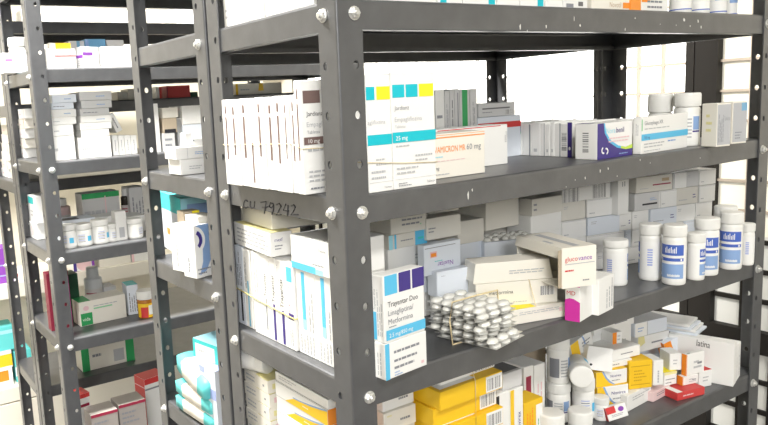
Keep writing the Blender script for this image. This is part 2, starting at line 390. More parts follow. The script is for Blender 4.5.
lamp('ceiling_lamp', (-.5, -1.25, ZC-.1), 1.2, .25, 48)
lamp('ceiling_lamp', (-.3, .80, ZC-.1), 1.2, .25, 240)
def aim(o, p): o.rotation_euler = (Vector(p)-o.location).to_track_quat('-Z', 'Y').to_euler()
aim(lamp('window_daylight', (-1.9, -3.1, 2.45), .9, .9, 88, col=(1,.985,.96)), (.3, 0, 1.25))
# ---------------------------------------------------------------- item builders
TM = {}
def tub(label, loc, r, h, style, grp, az, capk=.22):
    """screw-capped plastic tub: body, cap and printed label"""
    base = empty('pill_tub', (loc[0], loc[1], loc[2]+Z0), math.radians(az)); tag(base, label, 'pill bottle', grp)
    key = (r, h, style, capk)
    if key not in TM:
        hc = h*capk; hb = h-hc; BM = {'amber': mat('amber_plastic', (.42,.16,.02), .25), 'frost': PLASTIC2, 'dark': mat('dark_glass', (.03,.025,.02), .15), 'pink': mat('pinkish_plastic', (.62,.45,.45), .4)}.get(style, PLASTIC)
        b = MB(); neck = r*.86 if style in ('blue','plain','ring','amber','white') else r*.62
        b.lathe([(r*.93,0), (r*.985,.0012), (r,.003), (r,hb*.93), (r*.97,hb*.97), (neck,hb)], BM)
        body = b.mesh('body')
        c = MB(); rc = r*1.02 if style in ('blue','plain','ring','amber','white') else r*.66
        pr = [(rc*.985,hb+.0004), (rc,hb+.0012), (rc,hb+hc*.88), (rc*.985,hb+hc*.95), (rc*.94,h-.0003), (rc*.88,h), (rc*.5,h), (0.0005,h)]
        c.lathe(pr, PLASTIC if style != 'frost' else PLASTIC2, cap1=False); n = 60
        for i in range(n):          # grip ribs
            a = 2*PI*i/n; M = Matrix.Rotation(a, 4, 'Z') @ Matrix.Translation((rc, 0, 0))
            c.box(-.0004, -.0004, hb+.0014, .0003, .0004, hb+hc*.88, PLASTIC if style != 'frost' else PLASTIC2, M=M)
        cap = c.mesh('cap'); lab = None
        def wrap(l, a0, a1, z0, z1, m, off):
            k = max(2, int(abs(a1-a0)/8)); vs = []
            for i in range(k+1):
                a = math.radians(a0+(a1-a0)*i/k)
                for z in (z0, z1): vs.append(((r+off)*math.cos(a), (r+off)*math.sin(a), z*hb))
            l.add(vs, [(2*i, 2*i+2, 2*i+3, 2*i+1) for i in range(k)], m, True)
        def word(l, st, a0, z, size, m, off, wmax=None):
            vs, fs, tw = text_mesh(st); s = size*hb; kx = s if not wmax else min(s, math.radians(wmax)*r/tw)
            l.add([((r+off)*math.cos(math.radians(a0)+x*kx/r), (r+off)*math.sin(math.radians(a0)+x*kx/r), z*hb+y*s) for x, y in vs], fs, m)
        l = MB(); W = mat('label_paper', (.84,.84,.82), .5)
        if style == 'blue':
            wrap(l, -170, 170, .08, .86, W, .0002)
            for a in (-110, 150):
                wrap(l, a, a+100, .62, .84, ink('b'), .0004); wrap(l, a, a+100, .14, .44, ink('lb'), .0004); wrap(l, a, a+100, .50, .565, ink('b'), .0004)
                [wrap(l, a+6+i*7.5, a+10+i*7.5, .67, (.77,.80,.75)[i % 3], ink('w'), .0006) for i in range(8)]; wrap(l, a+82, a+90, .51, .555, ink('w'), .0006)
                [wrap(l, a+20+i*6, a+24.5+i*6, .18, (.23,.22)[i % 2], ink('w'), .0006) for i in range(10)]
            for i in range(7): wrap(l, 40, 66, .34+i*.055, .375+i*.055, ink('pb'), .0004)
        elif style == 'ring':
            wrap(l, -180, 180, .07, .80, W, .0002); wrap(l, -180, 180, .10, .125, ink('b'), .0004); wrap(l, -40, 40, .4, .7, ink('lb'), .0004)
        elif style == 'amber':
            wrap(l, -60, 200, .06, .8, ink('yl'), .0002); wrap(l, -30, 20, .06, .62, ink('r'), .0004); wrap(l, 24, 60, .2, .7, W, .0004)
        elif style == 'white':
            wrap(l, -180, 180, .15, .80, W, .0002); wrap(l, -70, -18, .2, .76, ink('g'), .0004)
            for i in range(6): wrap(l, -10, 30, .22+i*.09, .26+i*.09, ink('lg'), .0004)
            wrap(l, 36, 70, .42, .76, ink('lb'), .0004); wrap(l, 34, 72, .36, .40, ink('nb'), .0004)
        elif style in ('frost','dark','pink'):
            wrap(l, -80, 80, .2, .7, mat('faded_label', (.55,.52,.5), .6), .0002)
            for i in range(4): wrap(l, -40, 30, .3+i*.09, .33+i*.09, ink('dr'), .0004)
        else:
            wrap(l, -180, 180, .12, .82, W, .0002)
            for i in range(6): wrap(l, -30, 14, .28+i*.08, .31+i*.08, ink('pb' if i % 2 else 'g'), .0004)
            wrap(l, 30, 60, .3, .6, ink('c2'), .0004)
        lab = l.mesh('printed_label')
        TM[key] = (body, cap, lab)
    for nm, me in zip(('body', 'cap', 'printed_label'), TM[key]): link(nm, me, base)
    return base
def tub_tilt(label, loc, r, h, style, grp, rot, capk=.22):
    o = tub(label, loc, r, h, style, grp, 0, capk); o.rotation_euler = [math.radians(a) for a in rot]; return o
BL = {}
def blister(label, grp, loc, w, d, rot, nx=4, ny=2):
    """one blister strip: foil sheet, with a child holding the tablet pockets"""
    k = (w, d, nx, ny)
    if k not in BL:
        b = MB(); b.bevbox(w, d, .0006, FOIL, .0001); s = b.mesh('foil_sheet')
        b = MB(); px, py = w/nx, d/ny
        for i in range(nx):
            for j in range(ny):
                M = Matrix.Translation((-w/2+(i+.5)*px, -d/2+(j+.5)*py, .0006)) @ Matrix.Diagonal((1, min(1.7, py/px*.95), 1, 1)); rr = px*.42
                b.lathe([(rr,0), (rr*.97,.0016), (rr*.84,.0032), (rr*.55,.0042), (.0002,.0045)], PVC, n=14, M=M, cap0=False, cap1=False)
                b.lathe([(rr*.7,.0004), (rr*.74,.0014), (rr*.6,.0030), (.0002,.0034)], PILL, n=12, M=M, cap1=False)
        BL[k] = (s, b.mesh('tablet_pockets'))
    o = link('blister_strip', BL[k][0]); o.location = (loc[0], loc[1], loc[2]+Z0); o.rotation_euler = [math.radians(a) for a in rot]
    tag(o, label, 'blister pack', grp); link('tablet_pockets', BL[k][1], o); return o
def band(label, pts, r=.0006, m=None, name='rubber_band'):
    b = MB(); b.tube([(p[0], p[1], p[2]+Z0) for p in pts], r, m or RUBBER, n=6, closed=True); o = b.build(name); tag(o, label, 'rubber band'); return o
def soft_pack(label, grp, loc, w, d, h, rot, ca, cb):
    """soft film pack: pillow body with pinched end seals"""
    bm = bmesh.new(); n = 18; M_ = 12
    top = {}
    for i in range(n+1):
        for j in range(M_+1):
            u, v = i/n*2-1, j/M_*2-1
            e = max(0, 1-abs(u)**26)*max(0, 1-abs(v)**20)
            wr = .0012*math.sin(9*u+5*v)*e
            for s in (0, 1):
                top[i,j,s] = bm.verts.new((u*w/2, v*d/2*(1-.05*abs(u)**3), h*(.5+(s-.5)*(.72+.28*e**.5))+wr))
    for i in range(n):
        for j in range(M_):
            bm.faces.new([top[i,j,1], top[i+1,j,1], top[i+1,j+1,1], top[i,j+1,1]]); bm.faces.new([top[i,j,0], top[i,j+1,0], top[i+1,j+1,0], top[i+1,j,0]])
    for i in range(n):
        bm.faces.new([top[i,0,0], top[i+1,0,0], top[i+1,0,1], top[i,0,1]]); bm.faces.new([top[i,M_,0], top[i,M_,1], top[i+1,M_,1], top[i+1,M_,0]])
    for j in range(M_):
        bm.faces.new([top[0,j,0], top[0,j,1], top[0,j+1,1], top[0,j+1,0]]); bm.faces.new([top[n,j,0], top[n,j+1,0], top[n,j+1,1], top[n,j,1]])
    me = bpy.data.meshes.new('soft_pack'); bmesh.ops.recalc_face_normals(bm, faces=bm.faces)
    bm.to_mesh(me); bm.free(); me.materials.append(card(ca)); me.materials.append(card(cb))
    for p in me.polygons:
        c = p.center; p.use_smooth = True
        p.material_index = 0 if abs(c.x) > w*.29 else 1
    o = link('soft_pack', me); o.location = (loc[0], loc[1], loc[2]+Z0); o.rotation_euler = [math.radians(a) for a in rot]; tag(o, label, 'soft pack', grp); return o
def open_carton(label, P, dims, yaw, decs, col='white', flap=.03, grp=None, tilt=35):
    """carton open at its left end: body shell with hollow end, two flaps as parts"""
    w, d, h = dims; r = empty('opened_carton', (P[0], P[1], P[2]+Z0), math.radians(yaw)); tag(r, label, 'medicine box', grp)
    b = MB(); t_ = .0006; m = card(col); x0, x1, y0, y1 = -w/2, w/2, -d/2, d/2
    b.box(x0, y0, 0, x1, y1, t_, m); b.box(x0, y0, h-t_, x1, y1, h, m); b.box(x0, y0, t_, x1, y0+t_, h-t_, m); b.box(x0, y1-t_, t_, x1, y1, h-t_, m); b.box(x1-t_, y0+t_, t_, x1, y1-t_, h-t_, m)
    cnt = {}
    for dc in decs:
        M, W, H = face_frame(dc[1], w, d, h); cnt[dc[1]] = cnt.get(dc[1], 0)+1; decal(b, M, W, H, dc, cnt[dc[1]])
    b.build('carton_body', r)
    kr = card('tan')
    f = MB(); a = math.radians(tilt)
    M = Matrix.Translation((x0, 0, h-t_)) @ Matrix.Rotation(-a, 4, 'Y')
    f.box(-flap, y0+.001, 0, 0, y1-.001, t_, m, M=M); f.build('end_flap', r)
    f = MB(); M = Matrix.Translation((x0, y0+t_, 0)) @ Matrix.Rotation(math.radians(25), 4, 'Z'); f.box(-flap*.6, 0, .002, 0, t_, h-.002, kr, M=M); f.build('end_flap', r)
    return r
carton('medicine_carton','white 10 mg tablet carton showing its cover at the front of the brown lined row','medicine box','brown lined 10 mg cartons',(0.0195, 0.0603, 0.0178),(0.062, 0.0125, 0.1205),(0.0, 0.0, 0.0),'white',[('q', 'l', 0.4, 0.3, 0.58, 0.8, 'br'), ('q', 'l', 0.4, 0.84, 0.58, 0.93, 'br'), ('s', 'l', 0.38, 0.06, 0.62, 0.18, 2, 'lg'), ('q', 'f', 0.05, 0.8, 0.4, 0.91, 'br'), ('q', 'f', 0.43, 0.8, 0.78, 0.91, 'br'), ('q', 'f', 0.8, 0.8, 1, 0.91, 'br'), ('t', 'f', 'Jardianz', 0.1, 0.69, 0.055, 'k', 0, 0), ('t', 'f', 'Empagliflozina', 0.1, 0.595, 0.06, 'lg', 0, 0), ('t', 'f', 'Tabletas', 0.1, 0.535, 0.04, 'g', 0, 0), ('q', 'f', 0.03, 0.44, 1, 0.505, 'br'), ('t', 'f', '10 mg', 0.12, 0.452, 0.052, 'w', 0, 0), ('s', 'f', 0.1, 0.36, 0.8, 0.42, 1, 'lg'), ('s', 'f', 0.1, 0.1, 0.9, 0.22, 3, 'lg'), ('s', 'f', 0.12, 0.03, 0.5, 0.07, 1, 'g')])
carton('medicine_carton','slim white carton with brown spine line, first behind the 10 mg cover carton','medicine box','brown lined 10 mg cartons',(0.0215, 0.0734, 0.0178),(0.062, 0.0125, 0.106),(0.0, 0.0, 0.0),'white',[('q', 'l', 0.4, 0.32999999999999996, 0.58, 0.8, 'br'), ('q', 'l', 0.4, 0.84, 0.58, 0.93, 'br'), ('s', 'l', 0.38, 0.06, 0.62, 0.18, 2, 'lg')])
carton('medicine_carton','slim white carton with brown spine line, second behind the 10 mg cover carton','medicine box','brown lined 10 mg cartons',(0.0195, 0.0856, 0.0178),(0.062, 0.0108, 0.104),(0.0, 0.0, 0.0),'white',[('q', 'l', 0.4, 0.36, 0.58, 0.8, 'br'), ('q', 'l', 0.4, 0.84, 0.58, 0.93, 'br'), ('s', 'l', 0.38, 0.06, 0.62, 0.18, 2, 'lg')])
carton('medicine_carton','slim white carton with brown spine line, third behind the 10 mg cover carton','medicine box','brown lined 10 mg cartons',(0.0195, 0.101, 0.0178),(0.062, 0.0187, 0.106),(0.0, 0.0, 0.0),'white',[('q', 'l', 0.4, 0.3, 0.58, 0.8, 'br'), ('q', 'l', 0.4, 0.84, 0.58, 0.93, 'br'), ('s', 'l', 0.38, 0.06, 0.62, 0.18, 2, 'lg')])
carton('medicine_carton','slim white carton with brown spine line, fourth behind the 10 mg cover carton','medicine box','brown lined 10 mg cartons',(0.0215, 0.1218, 0.0178),(0.062, 0.0218, 0.104),(0.0, 0.0, 0.0),'white',[('q', 'l', 0.4, 0.32999999999999996, 0.58, 0.8, 'br'), ('q', 'l', 0.4, 0.84, 0.58, 0.93, 'br'), ('s', 'l', 0.38, 0.06, 0.62, 0.18, 2, 'lg')])
carton('medicine_carton','slim white carton with brown spine line, fifth behind the 10 mg cover carton','medicine box','brown lined 10 mg cartons',(0.0195, 0.1429, 0.0178),(0.062, 0.0193, 0.106),(0.0, 0.0, 0.0),'white',[('q', 'l', 0.4, 0.36, 0.58, 0.8, 'br'), ('q', 'l', 0.4, 0.84, 0.58, 0.93, 'br'), ('s', 'l', 0.38, 0.06, 0.62, 0.18, 2, 'lg')])
carton('medicine_carton','slim white carton with brown spine line, sixth behind the 10 mg cover carton','medicine box','brown lined 10 mg cartons',(0.0195, 0.162, 0.0178),(0.062, 0.0176, 0.104),(0.0, 0.0, 0.0),'white',[('q', 'l', 0.4, 0.06, 0.58, 0.52, 'br'), ('s', 'l', 0.38, 0.6, 0.62, 0.9, 2, 'lg')])
carton('medicine_carton','slim white carton with brown spine line, seventh behind the 10 mg cover carton','medicine box','brown lined 10 mg cartons',(0.0215, 0.1838, 0.0178),(0.062, 0.0247, 0.106),(0.0, 0.0, 0.0),'white',[('q', 'l', 0.4, 0.32999999999999996, 0.58, 0.8, 'br'), ('q', 'l', 0.4, 0.84, 0.58, 0.93, 'br'), ('s', 'l', 0.38, 0.06, 0.62, 0.18, 2, 'lg')])
carton('medicine_carton','slim white carton with brown spine line, eighth behind the 10 mg cover carton','medicine box','brown lined 10 mg cartons',(0.0195, 0.2063, 0.0178),(0.062, 0.0192, 0.104),(0.0, 0.0, 0.0),'white',[('q', 'l', 0.4, 0.36, 0.58, 0.8, 'br'), ('q', 'l', 0.4, 0.84, 0.58, 0.93, 'br'), ('s', 'l', 0.38, 0.06, 0.62, 0.18, 2, 'lg')])
carton('medicine_carton','slim white carton with brown spine line, ninth behind the 10 mg cover carton','medicine box','brown lined 10 mg cartons',(0.0195, 0.2263, 0.0178),(0.062, 0.0194, 0.106),(0.0, 0.0, 0.0),'white',[('q', 'l', 0.4, 0.3, 0.58, 0.8, 'br'), ('q', 'l', 0.4, 0.84, 0.58, 0.93, 'br'), ('s', 'l', 0.38, 0.06, 0.62, 0.18, 2, 'lg')])
carton('medicine_carton','white 25 mg carton with turquoise band, partly hidden behind the front post','medicine box','turquoise banded 25 mg cartons',(0.0535, 0.0307, 0.0178),(0.0325, 0.05, 0.1218),(0.0, 0.0, 0.0),'white',[('q', 'f', -0.0, 0.405, 1, 0.495, 'c'), ('q', 'f', 0, 0.79, 0.34, 0.9, 'c'), ('q', 'f', 0.42, 0.79, 0.97, 0.9, 'y'), ('t', 'f', 'agliflozina', 0.02, 0.585, 0.05, 'lg', 0, 0.8), ('s', 'f', 0.3, 0.22, 0.95, 0.3, 2, 'lg'), ('s', 'f', 0.1, 0.1, 0.7, 0.2, 2, 'lg'), ('q', 'f', 0.02, 0.085, 0.98, 0.088, 'lg'), ('t', 'f', 'Tabletas', 0.6, 0.03, 0.025, 'g', 0, 0)])
carton('medicine_carton','white 25 mg carton with turquoise band and yellow corner, right one of the banded pair','medicine box','turquoise banded 25 mg cartons',(0.1014, 0.0309, 0.0178),(0.0615, 0.05, 0.1231),(0.0, 0.0, 0.0),'white',[('q', 'f', 0.03, 0.79, 0.3, 0.9, 'c'), ('q', 'f', 0.33, 0.79, 0.6, 0.9, 'c'), ('q', 'f', 0.635, 0.79, 0.97, 0.9, 'y'), ('t', 'f', 'Jardianz', 0.06, 0.685, 0.052, 'g', 0, 0), ('t', 'f', 'Empagliflozina', 0.06, 0.585, 0.056, 'lg', 0, 0), ('t', 'f', 'Tabletas', 0.06, 0.53, 0.036, 'lg', 0, 0), ('q', 'f', 0, 0.405, 1, 0.495, 'c'), ('t', 'f', '25 mg', 0.07, 0.425, 0.055, 'w', 0, 0), ('s', 'f', 0.06, 0.36, 0.5, 0.39, 1, 'lg'), ('s', 'f', 0.5, 0.22, 0.95, 0.3, 2, 'lg'), ('s', 'f', 0.06, 0.12, 0.7, 0.2, 2, 'lg'), ('q', 'f', 0.02, 0.085, 0.98, 0.088, 'lg'), ('t', 'f', 'Tabletas', 0.75, 0.03, 0.03, 'g', 0, 0), ('s', 'f', 0.1, 0.02, 0.4, 0.06, 2, 'g')])
band('thin rubber band around the pair of turquoise banded 25 mg cartons', [(0.03643154302843451, 0.0047, 0.05), (0.0847, 0.0047, 0.0455), (0.133, 0.0047, 0.0425), (0.133, 0.0571, 0.043), (0.0364, 0.0571, 0.05)], 0.0005)
band('thin rubber band around the brown lined row of 10 mg cartons', [(-0.0127, 0.2366, 0.068), (-0.0127, 0.075, 0.072), (-0.0127, 0.0528, 0.067), (0.02, 0.0528, 0.066), (0.0475, 0.0528, 0.064), (0.0492, 0.2366, 0.066)], 0.0005)
carton('medicine_carton','cream carton lettered 60 mg in orange, beside the turquoise banded pair','medicine box',None,(0.1917, 0.0607, 0.0178),(0.11, 0.04, 0.0525),(0.0, 0.0, 0.0),'cream',[('q', 'f', 0, 0.9, 1, 0.925, 'o'), ('q', 'f', 0, 0.965, 1, 0.975, 'o'), ('t', 'f', 'VAMICRON MR', 0.235, 0.58, 0.2, 'o', 0, 0.46), ('t', 'f', '60 mg', 0.715, 0.59, 0.19, 'g', 0, 0.25), ('s', 'f', 0.24, 0.45, 0.42, 0.52, 1, 'lc'), ('s', 'f', 0.24, 0.37, 0.72, 0.41, 1, 'pk'), ('t', 'f', 'mg', 0.24, 0.2, 0.11, 'g', 0, 0), ('s', 'f', 0.24, 0.06, 0.5, 0.12, 1, 'lg')])
carton('medicine_carton','plain white carton behind the orange lettered 60 mg carton','medicine box',None,(0.2794, 0.1103, 0.0178),(0.136, 0.035, 0.054),(0.0, 0.0, 0.0),'white',[('q', 'f', 0.05, 0.965, 0.9, 0.985, 'r'), ('s', 'f', 0.955, 0.55, 0.985, 0.85, 2, 'g', True)])
carton('medicine_carton','white carton with a green foot standing behind the 25 mg pair','medicine box','slim cartons standing at the back of the middle shelf',(0.2789, 0.2, 0.0178),(0.0159, 0.1, 0.1049),(0.0, 0.0, 0.0),'white',[('q', 'f', 0, 0, 1, 0.28, 'lgr'), ('s', 'f', 0.1, 0.6, 0.8, 0.7, 1, 'g')])
carton('medicine_carton','slim grey carton next to the white carton with a green foot','medicine box','slim cartons standing at the back of the middle shelf',(0.2922, 0.2, 0.0178),(0.0084, 0.1, 0.103),(0.0, 0.0, 0.0),'grey',[('s', 'f', 0.3, 0.3, 0.7, 0.9, 2, 'g', True)])
carton('medicine_carton','slim grey carton, second right of the green footed white carton','medicine box','slim cartons standing at the back of the middle shelf',(0.3019, 0.2, 0.0178),(0.0085, 0.1, 0.104),(0.0, 0.0, 0.0),'grey',[('s', 'f', 0.3, 0.2, 0.7, 0.9, 1, 'dg', True)])
carton('medicine_carton','slim grey carton just left of the green striped one','medicine box','slim cartons standing at the back of the middle shelf',(0.3116, 0.2, 0.0178),(0.0086, 0.1, 0.105),(0.0, 0.0, 0.0),'grey',[('q', 'f', 0.5, 0.1, 0.7, 0.95, 'g')])
carton('medicine_carton','grey carton with a green stripe down its front','medicine box','slim cartons standing at the back of the middle shelf',(0.3264, 0.2, 0.0178),(0.0187, 0.1, 0.1033),(0.0, 0.0, 0.0),'grey',[('q', 'f', 0.2, 0, 0.75, 1, 'gr')])
carton('medicine_carton','slim grey carton just right of the green striped one','medicine box','slim cartons standing at the back of the middle shelf',(0.3435, 0.2, 0.0178),(0.0129, 0.1, 0.104),(0.0, 0.0, 0.0),'grey',[('s', 'f', 0.3, 0.3, 0.7, 0.9, 2, 'g', True)])
carton('medicine_carton','grey carton with a red stripe along its front, under the flat grey carton','medicine box',None,(0.4104, 0.192, 0.0178),(0.0921, 0.06, 0.062),(0.0, 0.0, 0.0),'bluish',[('q', 'f', 0, 0.72, 1, 0.86, 'r'), ('t', 'f', 'tabletas', 0.25, 0.745, 0.09, 'w', 0, 0.35), ('q', 'r', 0.3, 0, 0.7, 1, 'sb')])
carton('medicine_carton','flat grey carton lying on the red striped carton','medicine box',None,(0.4092, 0.191, 0.0802),(0.0784, 0.05, 0.0196),(0.0, 0.0, 0.0),'grey',[('q', 'f', 0.1, 0.55, 0.85, 0.65, 'dg'), ('s', 'f', 0.1, 0.25, 0.5, 0.4, 1, 'g'), ('b', 'f', 0.72, 0.1, 0.98, 0.45, 0)])
carton('medicine_carton','slim white carton, first from the left in the row beside the blue curved carton','medicine box','white cartons in the row left of the blue curved carton',(0.506, 0.1774, 0.0178),(0.1, 0.016, 0.0495),(0.0, 0.0, 0.0),'white',[('q', 'l', 0.1, 0.8, 0.5, 0.98, 'nb'), ('s', 'l', 0.2, 0.1, 0.8, 0.6, 2, 'lg')])
carton('medicine_carton','slim white carton, second from the left in the row beside the blue curved carton','medicine box','white cartons in the row left of the blue curved carton',(0.506, 0.1638, 0.0178),(0.1, 0.0099, 0.0483),(0.0, 0.0, 0.0),'white',[('q', 'l', 0.2, 0.72, 0.75, 0.98, 'nb'), ('q', 'l', 0.2, 0.68, 0.75, 0.74, 'gr')])
carton('medicine_carton','slim white carton, third from the left in the row beside the blue curved carton','medicine box','white cartons in the row left of the blue curved carton',(0.506, 0.1506, 0.0178),(0.1, 0.0153, 0.0471),(0.0, 0.0, 0.0),'white',[('q', 'l', 0.8, 0.0, 0.97, 1, 'g')])
carton('medicine_carton','slim white carton, fourth from the left in the row beside the blue curved carton','medicine box','white cartons in the row left of the blue curved carton',(0.506, 0.134, 0.0178),(0.1, 0.0167, 0.0495),(0.0, 0.0, 0.0),'white',[('s', 'l', 0.3, 0.05, 0.7, 0.3, 1, 'lg')])
carton('medicine_carton','slim white carton, fifth from the left in the row beside the blue curved carton','medicine box','white cartons in the row left of the blue curved carton',(0.506, 0.1213, 0.0178),(0.1, 0.0074, 0.0483),(0.0, 0.0, 0.0),'white',[('q', 'l', 0.8, 0.0, 0.97, 1, 'g')])
carton('medicine_carton','slim white carton, sixth from the left in the row beside the blue curved carton','medicine box','white cartons in the row left of the blue curved carton',(0.506, 0.1129, 0.0178),(0.1, 0.0082, 0.0471),(0.0, 0.0, 0.0),'white',[('s', 'l', 0.3, 0.05, 0.7, 0.3, 1, 'lg')])
carton('medicine_carton','slim white carton, seventh from the left in the row beside the blue curved carton','medicine box','white cartons in the row left of the blue curved carton',(0.506, 0.1045, 0.0178),(0.1, 0.0072, 0.0495),(0.0, 0.0, 0.0),'white',[('s', 'l', 0.3, 0.05, 0.7, 0.3, 1, 'lg')])
carton('medicine_carton','slim white carton, eighth from the left in the row beside the blue curved carton','medicine box','white cartons in the row left of the blue curved carton',(0.506, 0.095, 0.0178),(0.1, 0.0105, 0.0483),(0.0, 0.0, 0.0),'white',[('q', 'l', 0.8, 0.0, 0.97, 1, 'g')])
carton('medicine_carton','slim white carton, ninth from the left in the row beside the blue curved carton','medicine box','white cartons in the row left of the blue curved carton',(0.506, 0.084, 0.0178),(0.1, 0.0103, 0.0471),(0.0, 0.0, 0.0),'white',[('b', 'l', 0.1, 0.2, 0.9, 0.75, 1)])
carton('medicine_carton','white carton with a dark blue spine, right against the barcoded carton end','medicine box','white cartons in the row left of the blue curved carton',(0.506, 0.074, 0.0178),(0.1, 0.0085, 0.0495),(0.0, 0.0, 0.0),'white',[('q', 'l', 0, 0, 0.85, 1, 'nb'), ('e', 'l', 0.4, 0.25, 0.2, 0.05, 'w')])
carton('medicine_carton','white and dark blue carton with a turquoise and lime curve','medicine box',None,(0.4776, 0.0353, 0.0178),(0.0864, 0.033, 0.0483),(0.0, 0.0, 3.0),'white',[('p', 'f', [(0, 0), (1, 0), (1, 0.2), (0.8, 0.19), (0.55, 0.27), (0.33, 0.45), (0.2, 0.72), (0.17, 1), (0, 1)], 'nb'), ('p', 'f', [(1, 0.2), (0.8, 0.19), (0.55, 0.27), (0.33, 0.45), (0.2, 0.72), (0.17, 1), (0.2, 1), (0.24, 0.74), (0.37, 0.5), (0.58, 0.33), (0.7, 0.29)], 'c2'), ('p', 'f', [(1, 0.2), (0.8, 0.19), (0.66, 0.235), (0.66, 0.3), (0.8, 0.26), (1, 0.32)], 'lime'), ('t', 'f', 'Nora', 0.24, 0.7, 0.22, 'lc', 0, 0.26), ('t', 'f', 'benil', 0.52, 0.7, 0.22, 'nb', 0, 0.4), ('a', 'f', 0.16, 0.24, 0.05, 0.1, 100, 300, 'w'), ('a', 'f', 0.24, 0.21, 0.05, 0.1, -80, 120, 'w'), ('s', 'f', 0.3, 0.42, 0.9, 0.6, 2, 'pk'), ('s', 'f', 0.6, 0.05, 0.95, 0.13, 1, 'lb'), ('b', 'l', 0.35, 0.2, 0.62, 0.8, 1), ('q', 't', 0, 0.4, 0.2, 1, 'nb')])
carton('medicine_carton','flat white carton lying behind the blue curved carton','medicine box',None,(0.557, 0.0786, 0.0178),(0.0715, 0.05, 0.0476),(0.0, 0.0, 0.0),'white',[('s', 'f', 0.2, 0.3, 0.8, 0.7, 2, 'lg')])
carton('medicine_carton','white carton with a light blue band across its front, near the right end','medicine box',None,(0.591, 0.0205, 0.0178),(0.129, 0.0124, 0.0525),(0.0, 0.0, 3.0),'white',[('q', 'f', 0.0, 0.62, 0.022, 0.93, 'lgr'), ('t', 'f', 'Glucophage XR', 0.06, 0.77, 0.15, 'g', 0, 0.62), ('s', 'f', 0.06, 0.63, 0.6, 0.7, 1, 'lg'), ('q', 'f', 0, 0.36, 1, 0.53, 'c2'), ('t', 'f', '750 mg', 0.05, 0.4, 0.1, 'nb', 0, 0), ('s', 'f', 0.05, 0.14, 0.5, 0.3, 2, 'lg'), ('s', 'f', 0.55, 0.22, 0.85, 0.32, 1, 'lb'), ('s', 'f', 0.05, 0.05, 0.4, 0.1, 1, 'lg'), ('s', 'l', 0.3, 0.5, 0.7, 0.9, 2, 'lg', True)])
tub('wide capped white pill tub behind the light blue banded carton, left of two', (0.6828, 0.0768, 0.0178), 0.0175, 0.0811, 'plain', 'white tubs behind the light blue banded carton', -89.0, 0.36)
tub('white pill tub standing between the light blue banded carton and the grey fronted cartons', (0.6851, 0.0356, 0.0178), 0.0185, 0.0809, 'white', 'white tubs behind the light blue banded carton', -159.0, 0.26)
carton('medicine_carton','off white carton with grey printed front, left one of the grey fronted pair','medicine box','grey fronted cartons',(0.6877, -0.0073, 0.0178),(0.0272, 0.0261, 0.0638),(0.0, 0.0, -14.0),'cream',[('q', 'f', 0.04, 0.04, 0.98, 0.97, 'lg'), ('t', 'f', 'Tabletas', 0.5, 0.6, 0.13, 'g', 0, 0.42), ('s', 'f', 0.1, 0.1, 0.5, 0.9, 4, 'g', True), ('s', 'l', 0.3, 0.3, 0.7, 0.8, 3, 'ye')])
carton('medicine_carton','off white carton with grey front and small blue corner, by the right post','medicine box','grey fronted cartons',(0.7458, -0.0027, 0.0178),(0.0294, 0.022, 0.0637),(0.0, 0.0, -14.0),'cream',[('q', 'f', 0.04, 0.04, 0.98, 0.97, 'lg'), ('q', 'f', 0.6, 0.78, 0.98, 0.97, 'sb'), ('s', 'f', 0.2, 0.1, 0.8, 0.3, 3, 'g')])
carton('medicine_carton','white carton on the top shelf side, first stack from the front post, lower','medicine box','white cartons stacked on the top shelf',(0.045, 0.0735, 0.2148),(0.075, 0.0505, 0.04),(0.0, 0.0, 0.0),'white',[('s', 'l', 0.1, 0.2, 0.5, 0.6, 2, 'lg'), ('q', 'l', 0.02, 0.94, 0.98, 0.96, 'lg')])
carton('medicine_carton','white carton on the top shelf side, first stack from the front post, upper','medicine box','white cartons stacked on the top shelf',(0.047, 0.0735, 0.2552),(0.075, 0.0505, 0.038),(0.0, 0.0, 0.0),'white',[('s', 'l', 0.1, 0.2, 0.5, 0.6, 2, 'lg'), ('q', 'l', 0.02, 0.94, 0.98, 0.96, 'lg')])
carton('medicine_carton','white carton on the top shelf side, second stack from the front post, lower','medicine box','white cartons stacked on the top shelf',(0.047, 0.1255, 0.2148),(0.075, 0.0505, 0.04),(0.0, 0.0, 0.0),'white',[('s', 'l', 0.1, 0.2, 0.5, 0.6, 2, 'lg'), ('q', 'l', 0.02, 0.94, 0.98, 0.96, 'lg')])
carton('medicine_carton','white carton on the top shelf side, second stack from the front post, upper','medicine box','white cartons stacked on the top shelf',(0.045, 0.1255, 0.2552),(0.075, 0.0505, 0.038),(0.0, 0.0, 0.0),'white',[('s', 'l', 0.1, 0.2, 0.5, 0.6, 2, 'lg'), ('q', 'l', 0.02, 0.94, 0.98, 0.96, 'lg')])
carton('medicine_carton','white carton on the top shelf side, third stack from the front post, lower','medicine box','white cartons stacked on the top shelf',(0.045, 0.1775, 0.2148),(0.075, 0.0505, 0.04),(0.0, 0.0, 0.0),'white',[('s', 'l', 0.1, 0.2, 0.5, 0.6, 2, 'lg'), ('q', 'l', 0.02, 0.94, 0.98, 0.96, 'lg')])
carton('medicine_carton','white carton on the top shelf side, third stack from the front post, upper','medicine box','white cartons stacked on the top shelf',(0.047, 0.1775, 0.2552),(0.075, 0.0505, 0.038),(0.0, 0.0, 0.0),'white',[('s', 'l', 0.1, 0.2, 0.5, 0.6, 2, 'lg'), ('q', 'l', 0.02, 0.94, 0.98, 0.96, 'lg')])
